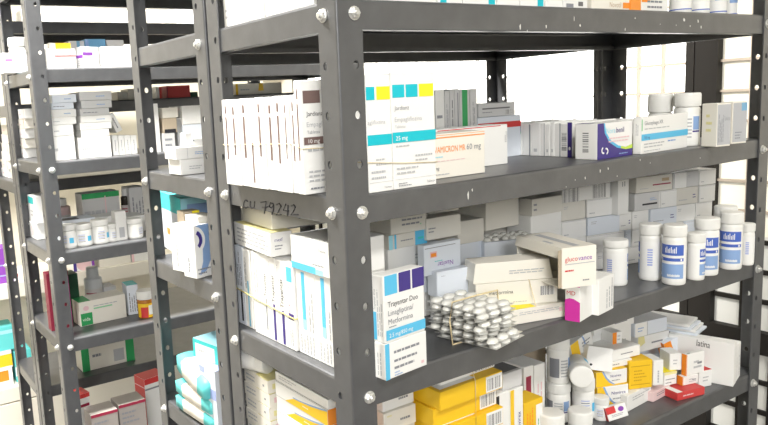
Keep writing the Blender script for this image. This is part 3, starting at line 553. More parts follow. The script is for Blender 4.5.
carton('medicine_carton','white carton on the top shelf side, fourth stack from the front post, lower','medicine box','white cartons stacked on the top shelf',(0.047, 0.2295, 0.2148),(0.075, 0.0505, 0.04),(0.0, 0.0, 0.0),'white',[('s', 'l', 0.1, 0.2, 0.5, 0.6, 2, 'lg'), ('q', 'l', 0.02, 0.94, 0.98, 0.96, 'lg')])
carton('medicine_carton','white carton on the top shelf side, fourth stack from the front post, upper','medicine box','white cartons stacked on the top shelf',(0.045, 0.2295, 0.2552),(0.075, 0.0505, 0.038),(0.0, 0.0, 0.0),'white',[('s', 'l', 0.1, 0.2, 0.5, 0.6, 2, 'lg'), ('q', 'l', 0.02, 0.94, 0.98, 0.96, 'lg')])
carton('medicine_carton','plain white carton on the top shelf front edge, first right of the front post','medicine box','cartons along the top shelf front',(0.1134, 0.058, 0.2148),(0.0923, 0.06, 0.055),(0.0, 0.0, 0.0),'white',[('s', 'f', 0.1, 0.3, 0.9, 0.6, 3, 'lg')])
carton('medicine_carton','white turquoise dotted carton on the top shelf front edge, second right of the front post','medicine box','cartons along the top shelf front',(0.1807, 0.058, 0.2148),(0.0386, 0.06, 0.055),(0.0, 0.0, 0.0),'white',[('s', 'f', 0.1, 0.3, 0.9, 0.6, 3, 'lg'), ('q', 'f', 0.1, 0.0, 0.35, 0.35, 'c')])
carton('medicine_carton','white turquoise ended carton on the top shelf front edge, third right of the front post','medicine box','cartons along the top shelf front',(0.2291, 0.058, 0.2148),(0.0543, 0.06, 0.055),(0.0, 0.0, 0.0),'white',[('s', 'f', 0.1, 0.3, 0.9, 0.6, 3, 'lg'), ('q', 'f', 0.75, 0.02, 0.95, 0.4, 'c')])
carton('medicine_carton','white narrow carton on the top shelf front edge, fourth right of the front post','medicine box','cartons along the top shelf front',(0.2775, 0.058, 0.2148),(0.0383, 0.06, 0.055),(0.0, 0.0, 0.0),'white',[('s', 'f', 0.1, 0.3, 0.9, 0.6, 3, 'lg')])
carton('medicine_carton','white turquoise cornered carton on the top shelf front edge, fifth right of the front post','medicine box','cartons along the top shelf front',(0.3208, 0.058, 0.2148),(0.0441, 0.06, 0.055),(0.0, 0.0, 0.0),'white',[('s', 'f', 0.1, 0.3, 0.9, 0.6, 3, 'lg'), ('q', 'f', 0.7, 0.05, 0.95, 0.4, 'c')])
carton('medicine_carton','pale cream carton on the top shelf front edge, sixth right of the front post','medicine box','cartons along the top shelf front',(0.3615, 0.058, 0.2148),(0.0326, 0.06, 0.055),(0.0, 0.0, 0.0),'white',[('s', 'f', 0.1, 0.3, 0.9, 0.6, 3, 'lg')])
carton('medicine_carton','white grey printed carton on the top shelf front edge, seventh right of the front post','medicine box','cartons along the top shelf front',(0.4044, 0.058, 0.2148),(0.0485, 0.06, 0.055),(0.0, 0.0, 0.0),'white',[('s', 'f', 0.1, 0.3, 0.9, 0.6, 3, 'lg'), ('q', 'f', 0.1, 0.05, 0.4, 0.15, 'g'), ('q', 'f', 0.6, 0.1, 0.8, 0.2, 'dg')])
carton('medicine_carton','white carton with orange lettering on the top shelf, left of the orange block','medicine box',None,(0.4805, 0.058, 0.2148),(0.0842, 0.06, 0.05),(0.0, 0.0, 0.0),'cream',[('t', 'f', 'Novotil', 0.45, 0.12, 0.2, 'tan', 0, 0.3), ('q', 'f', 0.8, 0.1, 0.98, 0.25, 'o'), ('q', 'f', 0.75, 0.35, 1, 0.5, 'o')])
carton('medicine_carton','orange carton on the top shelf among white cartons','medicine box',None,(0.533, 0.056, 0.2148),(0.0246, 0.06, 0.05),(0.0, 0.0, 0.0),'orange',[])
carton('medicine_carton','white carton with grey print on the top shelf, right of the orange carton','medicine box',None,(0.5857, 0.06, 0.2148),(0.0656, 0.06, 0.05),(0.0, 0.0, 0.0),'white',[('q', 'f', 0.0, 0.3, 0.3, 0.8, 'o'), ('s', 'f', 0.2, 0.1, 0.9, 0.4, 2, 'g')])
tub('white blue ringed tub on the top shelf, first from the left of four', (0.6586, 0.035, 0.2148), 0.015, 0.075, 'ring', 'blue ringed tubs on the top shelf', -120.0, 0.2)
tub('white blue ringed tub on the top shelf, second from the left of four', (0.7012, 0.03, 0.2148), 0.014, 0.075, 'ring', 'blue ringed tubs on the top shelf', -120.0, 0.2)
tub('white blue ringed tub on the top shelf, third from the left of four', (0.7727, 0.042, 0.2148), 0.0145, 0.075, 'ring', 'blue ringed tubs on the top shelf', -120.0, 0.2)
tub('white blue ringed tub on the top shelf, fourth from the left of four', (0.8411, 0.055, 0.2148), 0.01, 0.075, 'ring', 'blue ringed tubs on the top shelf', -120.0, 0.2)
carton('medicine_carton','white carton with a blue square and upright lettering on its spine','medicine box','upright carton spines at the side of the lower shelf',(0.048, 0.1379, -0.1822),(0.07, 0.02, 0.1065),(0.0, 0.0, 0.0),'white',[('q', 'l', 0.25, 0.8, 0.85, 0.97, 'c2'), ('q', 'l', 0.3, 0.36, 0.9, 0.43, 'nb'), ('t', 'l', 'a', 0.4, 0.37, 0.05, 'w', 0, 0), ('s', 'l', 0.3, 0.05, 0.8, 0.3, 2, 'lg', True), ('t', 'l', 'T', 0.4, 0.7, 0.05, 'dr', 0, 0), ('t', 'l', 'I', 0.4, 0.635, 0.05, 'dr', 0, 0), ('t', 'l', 'U', 0.4, 0.57, 0.05, 'dr', 0, 0), ('t', 'l', 'M', 0.4, 0.5049999999999999, 0.05, 'dr', 0, 0), ('t', 'l', 'N', 0.4, 0.43999999999999995, 0.05, 'dr', 0, 0)])
carton('medicine_carton','white carton with dark violet spine line, second from the blue square spine','medicine box','upright carton spines at the side of the lower shelf',(0.048, 0.1589, -0.1822),(0.07, 0.0208, 0.108),(0.0, 0.0, 0.0),'white',[('q', 'l', 0.55, 0.02, 0.82, 0.42, 'nb'), ('t', 'l', 'Trayentar', 0.8, 0.45, 0.55, 'k', 90, 0.35), ('s', 'l', 0.2, 0.5, 0.45, 0.95, 2, 'lg', True)])
carton('medicine_carton','white carton with dark violet spine line, third from the blue square spine','medicine box','upright carton spines at the side of the lower shelf',(0.048, 0.1795, -0.1822),(0.07, 0.0192, 0.109),(0.0, 0.0, 0.0),'white',[('q', 'l', 0.55, 0.02, 0.82, 0.45, 'nb'), ('t', 'l', 'Trayentar', 0.8, 0.47, 0.5, 'k', 90, 0.33), ('s', 'l', 0.2, 0.5, 0.45, 0.95, 2, 'lg', True)])
carton('medicine_carton','white carton with faint spine line, fourth from the blue square spine','medicine box','upright carton spines at the side of the lower shelf',(0.048, 0.199, -0.1822),(0.07, 0.0186, 0.11),(0.0, 0.0, 0.0),'white',[('q', 'l', 0.62, 0.1, 0.76, 0.48, 'g'), ('t', 'l', 'Trayentar', 0.78, 0.5, 0.42, 'k', 90, 0.3), ('s', 'l', 0.2, 0.5, 0.45, 0.95, 2, 'lg', True)])
carton('medicine_carton','white carton with faint red spine print at the back of the spine row','medicine box','upright carton spines at the side of the lower shelf',(0.048, 0.2193, -0.1822),(0.07, 0.0207, 0.11),(0.0, 0.0, 0.0),'white',[('s', 'l', 0.4, 0.1, 0.8, 0.4, 2, 'pk', True), ('s', 'l', 0.2, 0.5, 0.8, 0.95, 2, 'lg', True)])
carton('medicine_carton','white carton with a light blue stripe on its spine, back of the lower shelf side','medicine box','upright carton spines at the side of the lower shelf',(0.051, 0.2485, -0.1822),(0.07, 0.0203, 0.109),(0.0, 0.0, 0.0),'white',[('q', 'l', 0.45, 0.02, 0.6, 0.6, 'c2'), ('s', 'l', 0.15, 0.5, 0.4, 0.95, 2, 'g', True)])
carton('medicine_carton','greyish white carton with a black bar on its spine, rearmost at the shelf side','medicine box','upright carton spines at the side of the lower shelf',(0.051, 0.2705, -0.1822),(0.07, 0.0226, 0.11),(0.0, 0.0, 0.0),'bluish',[('q', 'l', 0.5, 0.05, 0.7, 0.45, 'k'), ('s', 'l', 0.2, 0.5, 0.8, 0.95, 3, 'g', True)])
band('yellow rubber band around the upright carton spines', [(0.0118, 0.1269, -0.1412), (0.0116, 0.2052, -0.1362), (0.0118, 0.2834, -0.1302), (0.0875, 0.2834, -0.13219999999999998), (0.0875, 0.1267, -0.1422)], 0.0009, m=RUBBERY)
carton('medicine_carton','white carton with a blue stripe down its side, standing closest to the front post','medicine box','blue striped upright cartons',(0.051, 0.0659, -0.1822),(0.07, 0.0398, 0.1045),(0.0, 0.0, 0.0),'white',[('q', 'l', 0.3, 0.4, 0.48, 0.97, 'c2'), ('q', 'l', 0.3, 0.3, 0.48, 0.42, 'lc'), ('s', 'l', 0.1, 0.03, 0.9, 0.3, 5, 'lg', True), ('s', 'l', 0.6, 0.3, 0.9, 0.8, 2, 'lg', True)])
carton('medicine_carton','white carton with a blue stripe down its side, standing second from the front post','medicine box','blue striped upright cartons',(0.051, 0.1066, -0.1822),(0.07, 0.0404, 0.1045),(0.0, 0.0, 0.0),'white',[('q', 'l', 0.3, 0.4, 0.48, 0.97, 'c2'), ('q', 'l', 0.3, 0.3, 0.48, 0.42, 'lc'), ('s', 'l', 0.1, 0.03, 0.9, 0.3, 5, 'lg', True), ('s', 'l', 0.6, 0.3, 0.9, 0.8, 2, 'lg', True)])
carton('medicine_carton','white carton with a light blue lower edge, lying on the blue striped cartons','medicine box',None,(0.049, 0.0864, -0.0772),(0.073, 0.0847, 0.0395),(0.0, 0.0, -1.0),'white',[('q', 'l', 0.0, 0.0, 0.62, 0.2, 'c2'), ('q', 'l', 0.62, 0.0, 0.8, 0.16, 'lc'), ('s', 'l', 0.55, 0.25, 0.95, 0.32, 1, 'g'), ('t', 'l', 'Trayentar', 0.7, 0.7, 0.1, 'g', 0, 0.2)])
carton('medicine_carton','white yellow topped carton lying tilted on the carton spines','medicine box',None,(0.0261, 0.2206, -0.0697),(0.03, 0.1186, 0.03),(0.0, 0.0, -6.0),'white',[('t', 'f', 'metf', 0.2, 0.62, 0.2, 'nb', 0, 0.6), ('s', 'f', 0.2, 0.25, 0.6, 0.5, 2, 'g'), ('q', 't', 0, 0, 1, 0.96, 'ye'), ('s', 'l', 0.1, 0.15, 0.95, 0.85, 4, 'lg')])
carton('medicine_carton','beige carton lying under the marked lip, behind the yellow topped tilted carton','medicine box',None,(0.0579, 0.2185, -0.0385),(0.075, 0.095, 0.0245),(0.0, 0.0, -6.0),'beige',[('s', 'f', 0.5, 0.3, 0.9, 0.6, 1, 'g')])
carton('medicine_carton','white carton with a light blue edge, under the violet squared carton','medicine box',None,(0.0683, 0.0002, -0.1822),(0.0652, 0.0157, 0.0399),(0.0, 0.0, 6.0),'white',[('q', 'f', 0, 0, 0.1, 1, 'c2'), ('s', 'f', 0.2, 0.62, 0.85, 0.8, 1, 'g'), ('s', 'f', 0.2, 0.38, 0.8, 0.55, 1, 'g'), ('s', 'f', 0.2, 0.18, 0.85, 0.36, 1, 'g'), ('s', 'f', 0.2, 0.03, 0.4, 0.18, 2, 'lb'), ('s', 'l', 0.2, 0.1, 0.7, 0.9, 2, 'lg', True), ('q', 'f', 0.85, 0.12, 0.92, 0.2, 'pk')])
carton('medicine_carton','white carton with one light blue and two violet squares, right of the front post','medicine box',None,(0.0685, 0.0019, -0.1419),(0.0631, 0.0172, 0.0729),(0.0, 0.0, 6.0),'white',[('q', 'f', 0.03, 0.71, 0.33, 1, 'c2'), ('q', 'f', 0.37, 0.71, 0.66, 1, 'nb'), ('q', 'f', 0.7, 0.71, 1, 1, 'nb'), ('t', 'f', 'Trayentar Duo', 0.09, 0.53, 0.115, 'k', 0, 0.74), ('t', 'f', 'Linagliptina/', 0.09, 0.4, 0.115, 'g', 0, 0.62), ('t', 'f', 'Metformina', 0.09, 0.27, 0.115, 'g', 0, 0.6), ('s', 'f', 0.1, 0.21, 0.35, 0.25, 1, 'g'), ('q', 'f', 0.03, 0.04, 1, 0.19, 'c2'), ('t', 'f', '2.5 mg/850 mg', 0.1, 0.075, 0.085, 'w', 0, 0.6), ('q', 'l', 0.0, 0.03, 0.35, 0.45, 'c2'), ('t', 'l', 'Trayentar Duo', 0.3, 0.48, 0.22, 'g', 90, 0.45), ('s', 'l', 0.4, 0.1, 0.9, 0.9, 3, 'lg', True)])
carton('medicine_carton','white carton standing on end behind the violet squared carton, against the post','medicine box',None,(0.1165, 0.125, -0.1822),(0.0297, 0.05, 0.1309),(0.0, 0.0, 0.0),'white',[('t', 'f', 'Trayentar', 0.25, 0.07, 0.05, 'g', 8, 0.7), ('s', 'f', 0.2, 0.15, 0.8, 0.2, 1, 'g')])
carton('medicine_carton','white carton at the foot of the stack with the turquoise ended carton','medicine box',None,(0.1938, 0.185, -0.1822),(0.0631, 0.1, 0.0719),(0.0, 0.0, 0.0),'white',[])
carton('medicine_carton','white carton under the turquoise ended carton','medicine box',None,(0.1967, 0.185, -0.1099),(0.0625, 0.1, 0.0286),(0.0, 0.0, 0.0),'white',[('s', 'f', 0.75, 0.3, 0.95, 0.6, 2, 'lg')])
carton('medicine_carton','carton with a turquoise right end and turquoise left edge, mid stack','medicine box',None,(0.1975, 0.181, -0.0809),(0.0665, 0.1, 0.019),(0.0, 0.0, 0.0),'beige',[('q', 'f', 0, 0, 0.1, 1, 'lc'), ('q', 'f', 0.14, 0, 0.19, 1, 'c2'), ('q', 'f', 0.68, 0, 1, 1, 'c2'), ('q', 'f', 0.75, 0.4, 0.9, 0.55, 'te'), ('s', 'f', 0.3, 0.4, 0.62, 0.6, 1, 'g')])
carton('medicine_carton','beige carton with faint print on top of the turquoise ended carton','medicine box',None,(0.2011, 0.1794, -0.0615),(0.0601, 0.1, 0.0274),(0.0, 0.0, -3.0),'beige',[('s', 'f', 0.3, 0.3, 0.95, 0.75, 2, 'g'), ('q', 'f', 0.8, 0.3, 0.84, 0.36, 'lgr')])
carton('medicine_carton','white carton at the foot of the stack behind the blister strips','medicine box',None,(0.2484, 0.18, -0.1822),(0.0498, 0.1, 0.0343),(0.0, 0.0, 0.0),'white',[])
carton('medicine_carton','pale carton under the blank tilted carton, behind the blister strips','medicine box',None,(0.2509, 0.175, -0.1475),(0.0599, 0.1, 0.0288),(0.0, 0.0, 0.0),'bluish',[('s', 'f', 0.1, 0.4, 0.5, 0.6, 1, 'g')])
carton('medicine_carton','white carton with its name upside down in purple and an orange spot','medicine box',None,(0.2331, 0.1104, -0.1183),(0.064, 0.013, 0.0412),(0.0, 0.0, -2.0),'bluish',[('t', 'f', 'Naxitar', 0.78, 0.38, 0.22, 'pu', 180, 0.5), ('s', 'f', 0.28, 0.4, 0.6, 0.46, 1, 'te'), ('q', 'f', 0.16, 0.56, 0.34, 0.76, 'pk'), ('q', 'f', 0.18, 0.59, 0.32, 0.71, 'o'), ('q', 'f', 0.02, 0.88, 0.85, 0.9, 'g')])
carton('medicine_carton','beige carton lying above the upside down named carton','medicine box',None,(0.2557, 0.1297, -0.0767),(0.0602, 0.0125, 0.0298),(0.0, 0.0, -3.0),'beige',[('s', 'f', 0.05, 0.3, 0.3, 0.6, 2, 'g')])
carton('medicine_carton','beige carton with an orange ring mark, top of its stack','medicine box',None,(0.2772, 0.185, -0.0465),(0.0571, 0.08, 0.0305),(0.0, 0.0, 0.0),'beige',[('a', 'f', 0.45, 0.5, 0.22, 0.33, 60, 260, 'o'), ('s', 'f', 0.5, 0.4, 0.85, 0.65, 1, 'g')])
carton('medicine_carton','white carton standing behind the blister strips, under the blank carton','medicine box',None,(0.2422, 0.1059, -0.1822),(0.0424, 0.022, 0.0346),(0.0, 0.0, -8.0),'white',[])
carton('medicine_carton','blank bluish white carton lying above the blister strips, left of the crushed carton','medicine box',None,(0.2412, 0.1011, -0.1472),(0.055, 0.022, 0.0347),(0.0, 0.0, -8.0),'bluish',[('s', 'f', 0.12, 0.8, 0.25, 0.84, 1, 'g')])
carton('medicine_carton','white carton low in the stack left of the crushed carton','medicine box',None,(0.3506, 0.215, -0.1822),(0.0485, 0.1, 0.0489),(0.0, 0.0, 0.0),'white',[])
carton('medicine_carton','pale carton in the dark gap, second from the bottom of its stack','medicine box',None,(0.3508, 0.215, -0.1329),(0.0502, 0.1, 0.0298),(0.0, 0.0, 0.0),'bluish',[])
carton('medicine_carton','beige carton on top of the stack in the dark gap','medicine box',None,(0.3511, 0.2131, -0.1027),(0.0504, 0.1, 0.0343),(0.0, 0.0, -4.0),'beige',[])
carton('medicine_carton','white open tray carton holding blister strips, behind the crushed carton','medicine box',None,(0.4089, 0.1634, -0.1822),(0.0744, 0.045, 0.0773),(0.0, 0.0, -20.0),'bluish',[('t', 'f', 'Befisar', 0.7, 0.52, 0.13, 'k', 0, 0.2), ('t', 'f', 'Bef', 0.12, 0.45, 0.1, 'lb', 0, 0.08)])
blister('white blister strip lying in the open tray carton, left one of three', 'blister strips in the tray carton', (0.3882, 0.17, -0.104), 0.026, 0.042, (0, 0, -20), 2, 3)
blister('white blister strip lying in the open tray carton, middle one of three', 'blister strips in the tray carton', (0.4152, 0.1605, -0.104), 0.026, 0.042, (0, 0, -20), 2, 3)
blister('white blister strip lying in the open tray carton, right one of three', 'blister strips in the tray carton', (0.4422, 0.151, -0.104), 0.026, 0.042, (0, 0, -20), 2, 3)
carton('medicine_carton','dim carton standing behind the open tray carton','medicine box',None,(0.4519, 0.2265, -0.1822),(0.0608, 0.045, 0.0913),(0.0, 0.0, 0.0),'beige',[])
carton('medicine_carton','large blank beige carton over the open tray carton','medicine box',None,(0.4177, 0.225, -0.0905),(0.0732, 0.12, 0.0446),(0.0, 0.0, 0.0),'beige',[])
carton('medicine_carton','narrow carton with barcode bands, right of the large blank beige carton','medicine box',None,(0.5142, 0.233, -0.1822),(0.0272, 0.06, 0.1253),(0.0, 0.0, 0.0),'grey',[('b', 'f', 0.08, 0.55, 0.85, 0.98, 1), ('q', 'f', 0.08, 0.48, 0.85, 0.5, 'k'), ('q', 'f', 0.08, 0.3, 0.85, 0.31, 'k')])
carton('medicine_carton','pale carton low behind the opened cream carton','medicine box',None,(0.4991, 0.1732, -0.1822),(0.0669, 0.05, 0.0775),(0.0, 0.0, -3.0),'white',[])
carton('medicine_carton','white carton in the middle of the stack behind the opened cream carton','medicine box',None,(0.4968, 0.1712, -0.1043),(0.0683, 0.05, 0.0277),(0.0, 0.0, -3.0),'white',[])
carton('medicine_carton','beige carton on top of the stack behind the opened cream carton','medicine box',None,(0.4962, 0.1692, -0.0762),(0.0668, 0.05, 0.0262),(0.0, 0.0, -3.0),'beige',[('s', 'f', 0.05, 0.2, 0.2, 0.8, 2, 'g')])
carton('medicine_carton','carton in the bottom layer of the wall behind the tubs, at the left end','medicine box','pale cartons stacked as a wall behind the tubs',(0.5705, 0.1798, -0.1822),(0.0667, 0.085, 0.0292),(0.0, 0.0, -10.5),'bluish',[('s', 'f', 0.08, 0.15, 0.4, 0.3, 1, 'lg'), ('q', 'f', 0.0, 0.94, 1, 0.96, 'lg')])
carton('medicine_carton','carton in the bottom layer of the wall behind the tubs, second from left end','medicine box','pale cartons stacked as a wall behind the tubs',(0.6382, 0.1676, -0.1822),(0.0675, 0.085, 0.0292),(0.0, 0.0, -10.5),'white',[('s', 'f', 0.1, 0.6, 0.35, 0.8, 2, 'lg')])
carton('medicine_carton','carton in the bottom layer of the wall behind the tubs, third from left end','medicine box','pale cartons stacked as a wall behind the tubs',(0.709, 0.1558, -0.1822),(0.0727, 0.085, 0.0292),(0.0, 0.0, -10.5),'white',[('s', 'f', 0.08, 0.15, 0.4, 0.3, 1, 'lg'), ('q', 'f', 0.0, 0.94, 1, 0.96, 'lg')])
carton('medicine_carton','carton in the bottom layer of the wall behind the tubs, second from right end','medicine box','pale cartons stacked as a wall behind the tubs',(0.7801, 0.1411, -0.1822),(0.0689, 0.085, 0.0292),(0.0, 0.0, -10.5),'bluish',[('s', 'f', 0.1, 0.6, 0.35, 0.8, 2, 'lg')])
carton('medicine_carton','carton in the bottom layer of the wall behind the tubs, at the right end','medicine box','pale cartons stacked as a wall behind the tubs',(0.8388, 0.1303, -0.1822),(0.047, 0.085, 0.0292),(0.0, 0.0, -10.5),'white',[('s', 'f', 0.08, 0.15, 0.4, 0.3, 1, 'lg'), ('q', 'f', 0.0, 0.94, 1, 0.96, 'lg')])
carton('medicine_carton','carton in the fourth layer of the wall behind the tubs, at the left end','medicine box','pale cartons stacked as a wall behind the tubs',(0.5622, 0.1818, -0.1525),(0.0497, 0.085, 0.0292),(0.0, 0.0, -10.5),'white',[('s', 'f', 0.1, 0.6, 0.35, 0.8, 2, 'lg')])
carton('medicine_carton','carton in the fourth layer of the wall behind the tubs, second from left end','medicine box','pale cartons stacked as a wall behind the tubs',(0.6271, 0.1684, -0.1525),(0.0796, 0.085, 0.0292),(0.0, 0.0, -10.5),'white',[('s', 'f', 0.08, 0.15, 0.4, 0.3, 1, 'lg'), ('q', 'f', 0.0, 0.94, 1, 0.96, 'lg')])
carton('medicine_carton','carton in the fourth layer of the wall behind the tubs, third from left end','medicine box','pale cartons stacked as a wall behind the tubs',(0.6754, 0.1606, -0.1525),(0.0126, 0.085, 0.0292),(0.0, 0.0, -10.5),'bluish',[('s', 'f', 0.1, 0.6, 0.35, 0.8, 2, 'lg')])
carton('medicine_carton','carton in the fourth layer of the wall behind the tubs, third from right end','medicine box','pale cartons stacked as a wall behind the tubs',(0.7141, 0.1538, -0.1525),(0.0603, 0.085, 0.0292),(0.0, 0.0, -10.5),'white',[('s', 'f', 0.08, 0.15, 0.4, 0.3, 1, 'lg'), ('q', 'f', 0.0, 0.94, 1, 0.96, 'lg')])
carton('medicine_carton','carton in the fourth layer of the wall behind the tubs, second from right end','medicine box','pale cartons stacked as a wall behind the tubs',(0.7735, 0.1434, -0.1525),(0.0567, 0.085, 0.0292),(0.0, 0.0, -10.5),'white',[('s', 'f', 0.1, 0.6, 0.35, 0.8, 2, 'lg')])
carton('medicine_carton','carton in the fourth layer of the wall behind the tubs, at the right end','medicine box','pale cartons stacked as a wall behind the tubs',(0.834, 0.1298, -0.1525),(0.0636, 0.085, 0.0292),(0.0, 0.0, -10.5),'bluish',[('s', 'f', 0.08, 0.15, 0.4, 0.3, 1, 'lg'), ('q', 'f', 0.0, 0.94, 1, 0.96, 'lg')])
carton('medicine_carton','carton in the middle layer of the wall behind the tubs, at the left end','medicine box','pale cartons stacked as a wall behind the tubs',(0.5619, 0.1808, -0.1228),(0.0495, 0.085, 0.0292),(0.0, 0.0, -10.5),'white',[('s', 'f', 0.08, 0.15, 0.4, 0.3, 1, 'lg'), ('q', 'f', 0.0, 0.94, 1, 0.96, 'lg')])
carton('medicine_carton','carton in the middle layer of the wall behind the tubs, second from left end','medicine box','pale cartons stacked as a wall behind the tubs',(0.6218, 0.169, -0.1228),(0.0674, 0.085, 0.0292),(0.0, 0.0, -10.5),'bluish',[('s', 'f', 0.1, 0.6, 0.35, 0.8, 2, 'lg')])
carton('medicine_carton','carton in the middle layer of the wall behind the tubs, third from left end','medicine box','pale cartons stacked as a wall behind the tubs',(0.6708, 0.1625, -0.1228),(0.0257, 0.085, 0.0292),(0.0, 0.0, -10.5),'white',[('s', 'f', 0.75, 0.3, 0.9, 0.6, 2, 'nb'), ('s', 'f', 0.1, 0.2, 0.6, 0.35, 1, 'lg')])
carton('medicine_carton','carton in the middle layer of the wall behind the tubs, fourth from left end','medicine box','pale cartons stacked as a wall behind the tubs',(0.7028, 0.1562, -0.1228),(0.0363, 0.085, 0.0292),(0.0, 0.0, -10.5),'white',[('s', 'f', 0.1, 0.6, 0.35, 0.8, 2, 'lg')])
carton('medicine_carton','carton in the middle layer of the wall behind the tubs, third from right end','medicine box','pale cartons stacked as a wall behind the tubs',(0.7516, 0.1448, -0.1228),(0.0604, 0.085, 0.0292),(0.0, 0.0, -10.5),'bluish',[('s', 'f', 0.75, 0.3, 0.9, 0.6, 2, 'nb'), ('s', 'f', 0.1, 0.2, 0.6, 0.35, 1, 'lg')])
carton('medicine_carton','carton in the middle layer of the wall behind the tubs, second from right end','medicine box','pale cartons stacked as a wall behind the tubs',(0.8061, 0.1381, -0.1228),(0.0457, 0.085, 0.0292),(0.0, 0.0, -10.5),'white',[('s', 'f', 0.1, 0.6, 0.35, 0.8, 2, 'lg')])
carton('medicine_carton','carton in the middle layer of the wall behind the tubs, at the right end','medicine box','pale cartons stacked as a wall behind the tubs',(0.8499, 0.1299, -0.1228),(0.0396, 0.085, 0.0292),(0.0, 0.0, -10.5),'white',[('s', 'f', 0.08, 0.15, 0.4, 0.3, 1, 'lg'), ('q', 'f', 0.0, 0.94, 1, 0.96, 'lg')])
carton('medicine_carton','carton in the second layer of the wall behind the tubs, at the left end','medicine box','pale cartons stacked as a wall behind the tubs',(0.5614, 0.1822, -0.0931),(0.0483, 0.085, 0.0292),(0.0, 0.0, -10.5),'beige',[('s', 'f', 0.1, 0.6, 0.35, 0.8, 2, 'lg')])
carton('medicine_carton','carton in the second layer of the wall behind the tubs, second from left end','medicine box','pale cartons stacked as a wall behind the tubs',(0.6186, 0.1715, -0.0931),(0.0607, 0.085, 0.0292),(0.0, 0.0, -10.5),'white',[('s', 'f', 0.08, 0.15, 0.4, 0.3, 1, 'lg'), ('q', 'f', 0.0, 0.94, 1, 0.96, 'lg')])
carton('medicine_carton','carton in the second layer of the wall behind the tubs, third from left end','medicine box','pale cartons stacked as a wall behind the tubs',(0.7146, 0.1521, -0.0931),(0.0555, 0.085, 0.0292),(0.0, 0.0, -10.5),'grey',[('q', 'f', 0.3, 0.28, 0.9, 0.38, 'k'), ('s', 'f', 0.6, 0.5, 0.9, 0.7, 2, 'lb'), ('q', 'f', 0.96, 0, 1, 1, 'w')])
carton('medicine_carton','carton in the second layer of the wall behind the tubs, third from right end','medicine box','pale cartons stacked as a wall behind the tubs',(0.7619, 0.1428, -0.0931),(0.0375, 0.085, 0.0292),(0.0, 0.0, -10.5),'white',[('s', 'f', 0.08, 0.15, 0.4, 0.3, 1, 'lg'), ('q', 'f', 0.0, 0.94, 1, 0.96, 'lg')])
carton('medicine_carton','carton in the second layer of the wall behind the tubs, second from right end','medicine box','pale cartons stacked as a wall behind the tubs',(0.8071, 0.1363, -0.0931),(0.0504, 0.085, 0.0292),(0.0, 0.0, -10.5),'beige',[('s', 'f', 0.75, 0.3, 0.9, 0.6, 2, 'nb'), ('s', 'f', 0.1, 0.2, 0.6, 0.35, 1, 'lg')])
carton('medicine_carton','carton in the second layer of the wall behind the tubs, at the right end','medicine box','pale cartons stacked as a wall behind the tubs',(0.8522, 0.1263, -0.0931),(0.0384, 0.085, 0.0292),(0.0, 0.0, -10.5),'white',[('s', 'f', 0.08, 0.15, 0.4, 0.3, 1, 'lg'), ('q', 'f', 0.0, 0.94, 1, 0.96, 'lg')])
carton('medicine_carton','carton in the top layer of the wall behind the tubs, at the left end','medicine box','pale cartons stacked as a wall behind the tubs',(0.5867, 0.1758, -0.0634),(0.0984, 0.085, 0.0265),(0.0, 0.0, -10.5),'white',[('b', 'f', 0.02, 0.0, 0.36, 1, 0), ('b', 'f', 0.62, 0.05, 0.92, 0.95, 0)])
carton('medicine_carton','carton in the top layer of the wall behind the tubs, second from left end','medicine box','pale cartons stacked as a wall behind the tubs',(0.7302, 0.1495, -0.0634),(0.0817, 0.085, 0.0265),(0.0, 0.0, -10.5),'beige',[('q', 'f', 0.45, 0.38, 0.95, 0.46, 'dr'), ('q', 'f', 0.7, 0.6, 0.9, 0.8, 'tan'), ('s', 'f', 0.1, 0.2, 0.4, 0.3, 1, 'lg')])
carton('medicine_carton','carton in the top layer of the wall behind the tubs, third from left end','medicine box','pale cartons stacked as a wall behind the tubs',(0.7871, 0.1382, -0.0634),(0.0309, 0.085, 0.0265),(0.0, 0.0, -10.5),'white',[('q', 'f', 0.02, 0.05, 0.06, 0.95, 'g')])
carton('medicine_carton','carton in the top layer of the wall behind the tubs, second from right end','medicine box','pale cartons stacked as a wall behind the tubs',(0.8187, 0.1339, -0.0634),(0.0292, 0.085, 0.0265),(0.0, 0.0, -10.5),'grey',[('s', 'f', 0.1, 0.6, 0.35, 0.8, 2, 'lg')])
carton('medicine_carton','carton in the top layer of the wall behind the tubs, at the right end','medicine box','pale cartons stacked as a wall behind the tubs',(0.8542, 0.1273, -0.0634),(0.0395, 0.085, 0.0265),(0.0, 0.0, -10.5),'white',[('s', 'f', 0.08, 0.15, 0.4, 0.3, 1, 'lg'), ('q', 'f', 0.0, 0.94, 1, 0.96, 'lg')])
carton('medicine_carton','tall narrow carton standing upright among the layers of the carton wall','medicine box','pale cartons stacked as a wall behind the tubs',(0.6456, 0.1364, -0.0931),(0.024, 0.05, 0.058),(0.0, 0.0, -8.0),'white',[('s', 'f', 0.3, 0.8, 0.7, 0.95, 2, 'g', True)])
carton('medicine_carton','white carton with a yellow top edge, at the bottom under the barcoded cream carton','medicine box','metformina stack',(0.3066, 0.0487, -0.1822),(0.118, 0.055, 0.02),(0.0, 0.0, -14.0),'cream',[('q', 't', 0, 0, 0.62, 0.45, 'y'), ('q', 't', 0, 0.45, 0.9, 0.6, 'ye'), ('s', 'f', 0.4, 0.55, 0.95, 0.8, 2, 'lg'), ('q', 'f', 0.92, 0.45, 0.96, 0.7, 'pk'), ('s', 'f', 0.05, 0.2, 0.35, 0.7, 3, 'lg')])
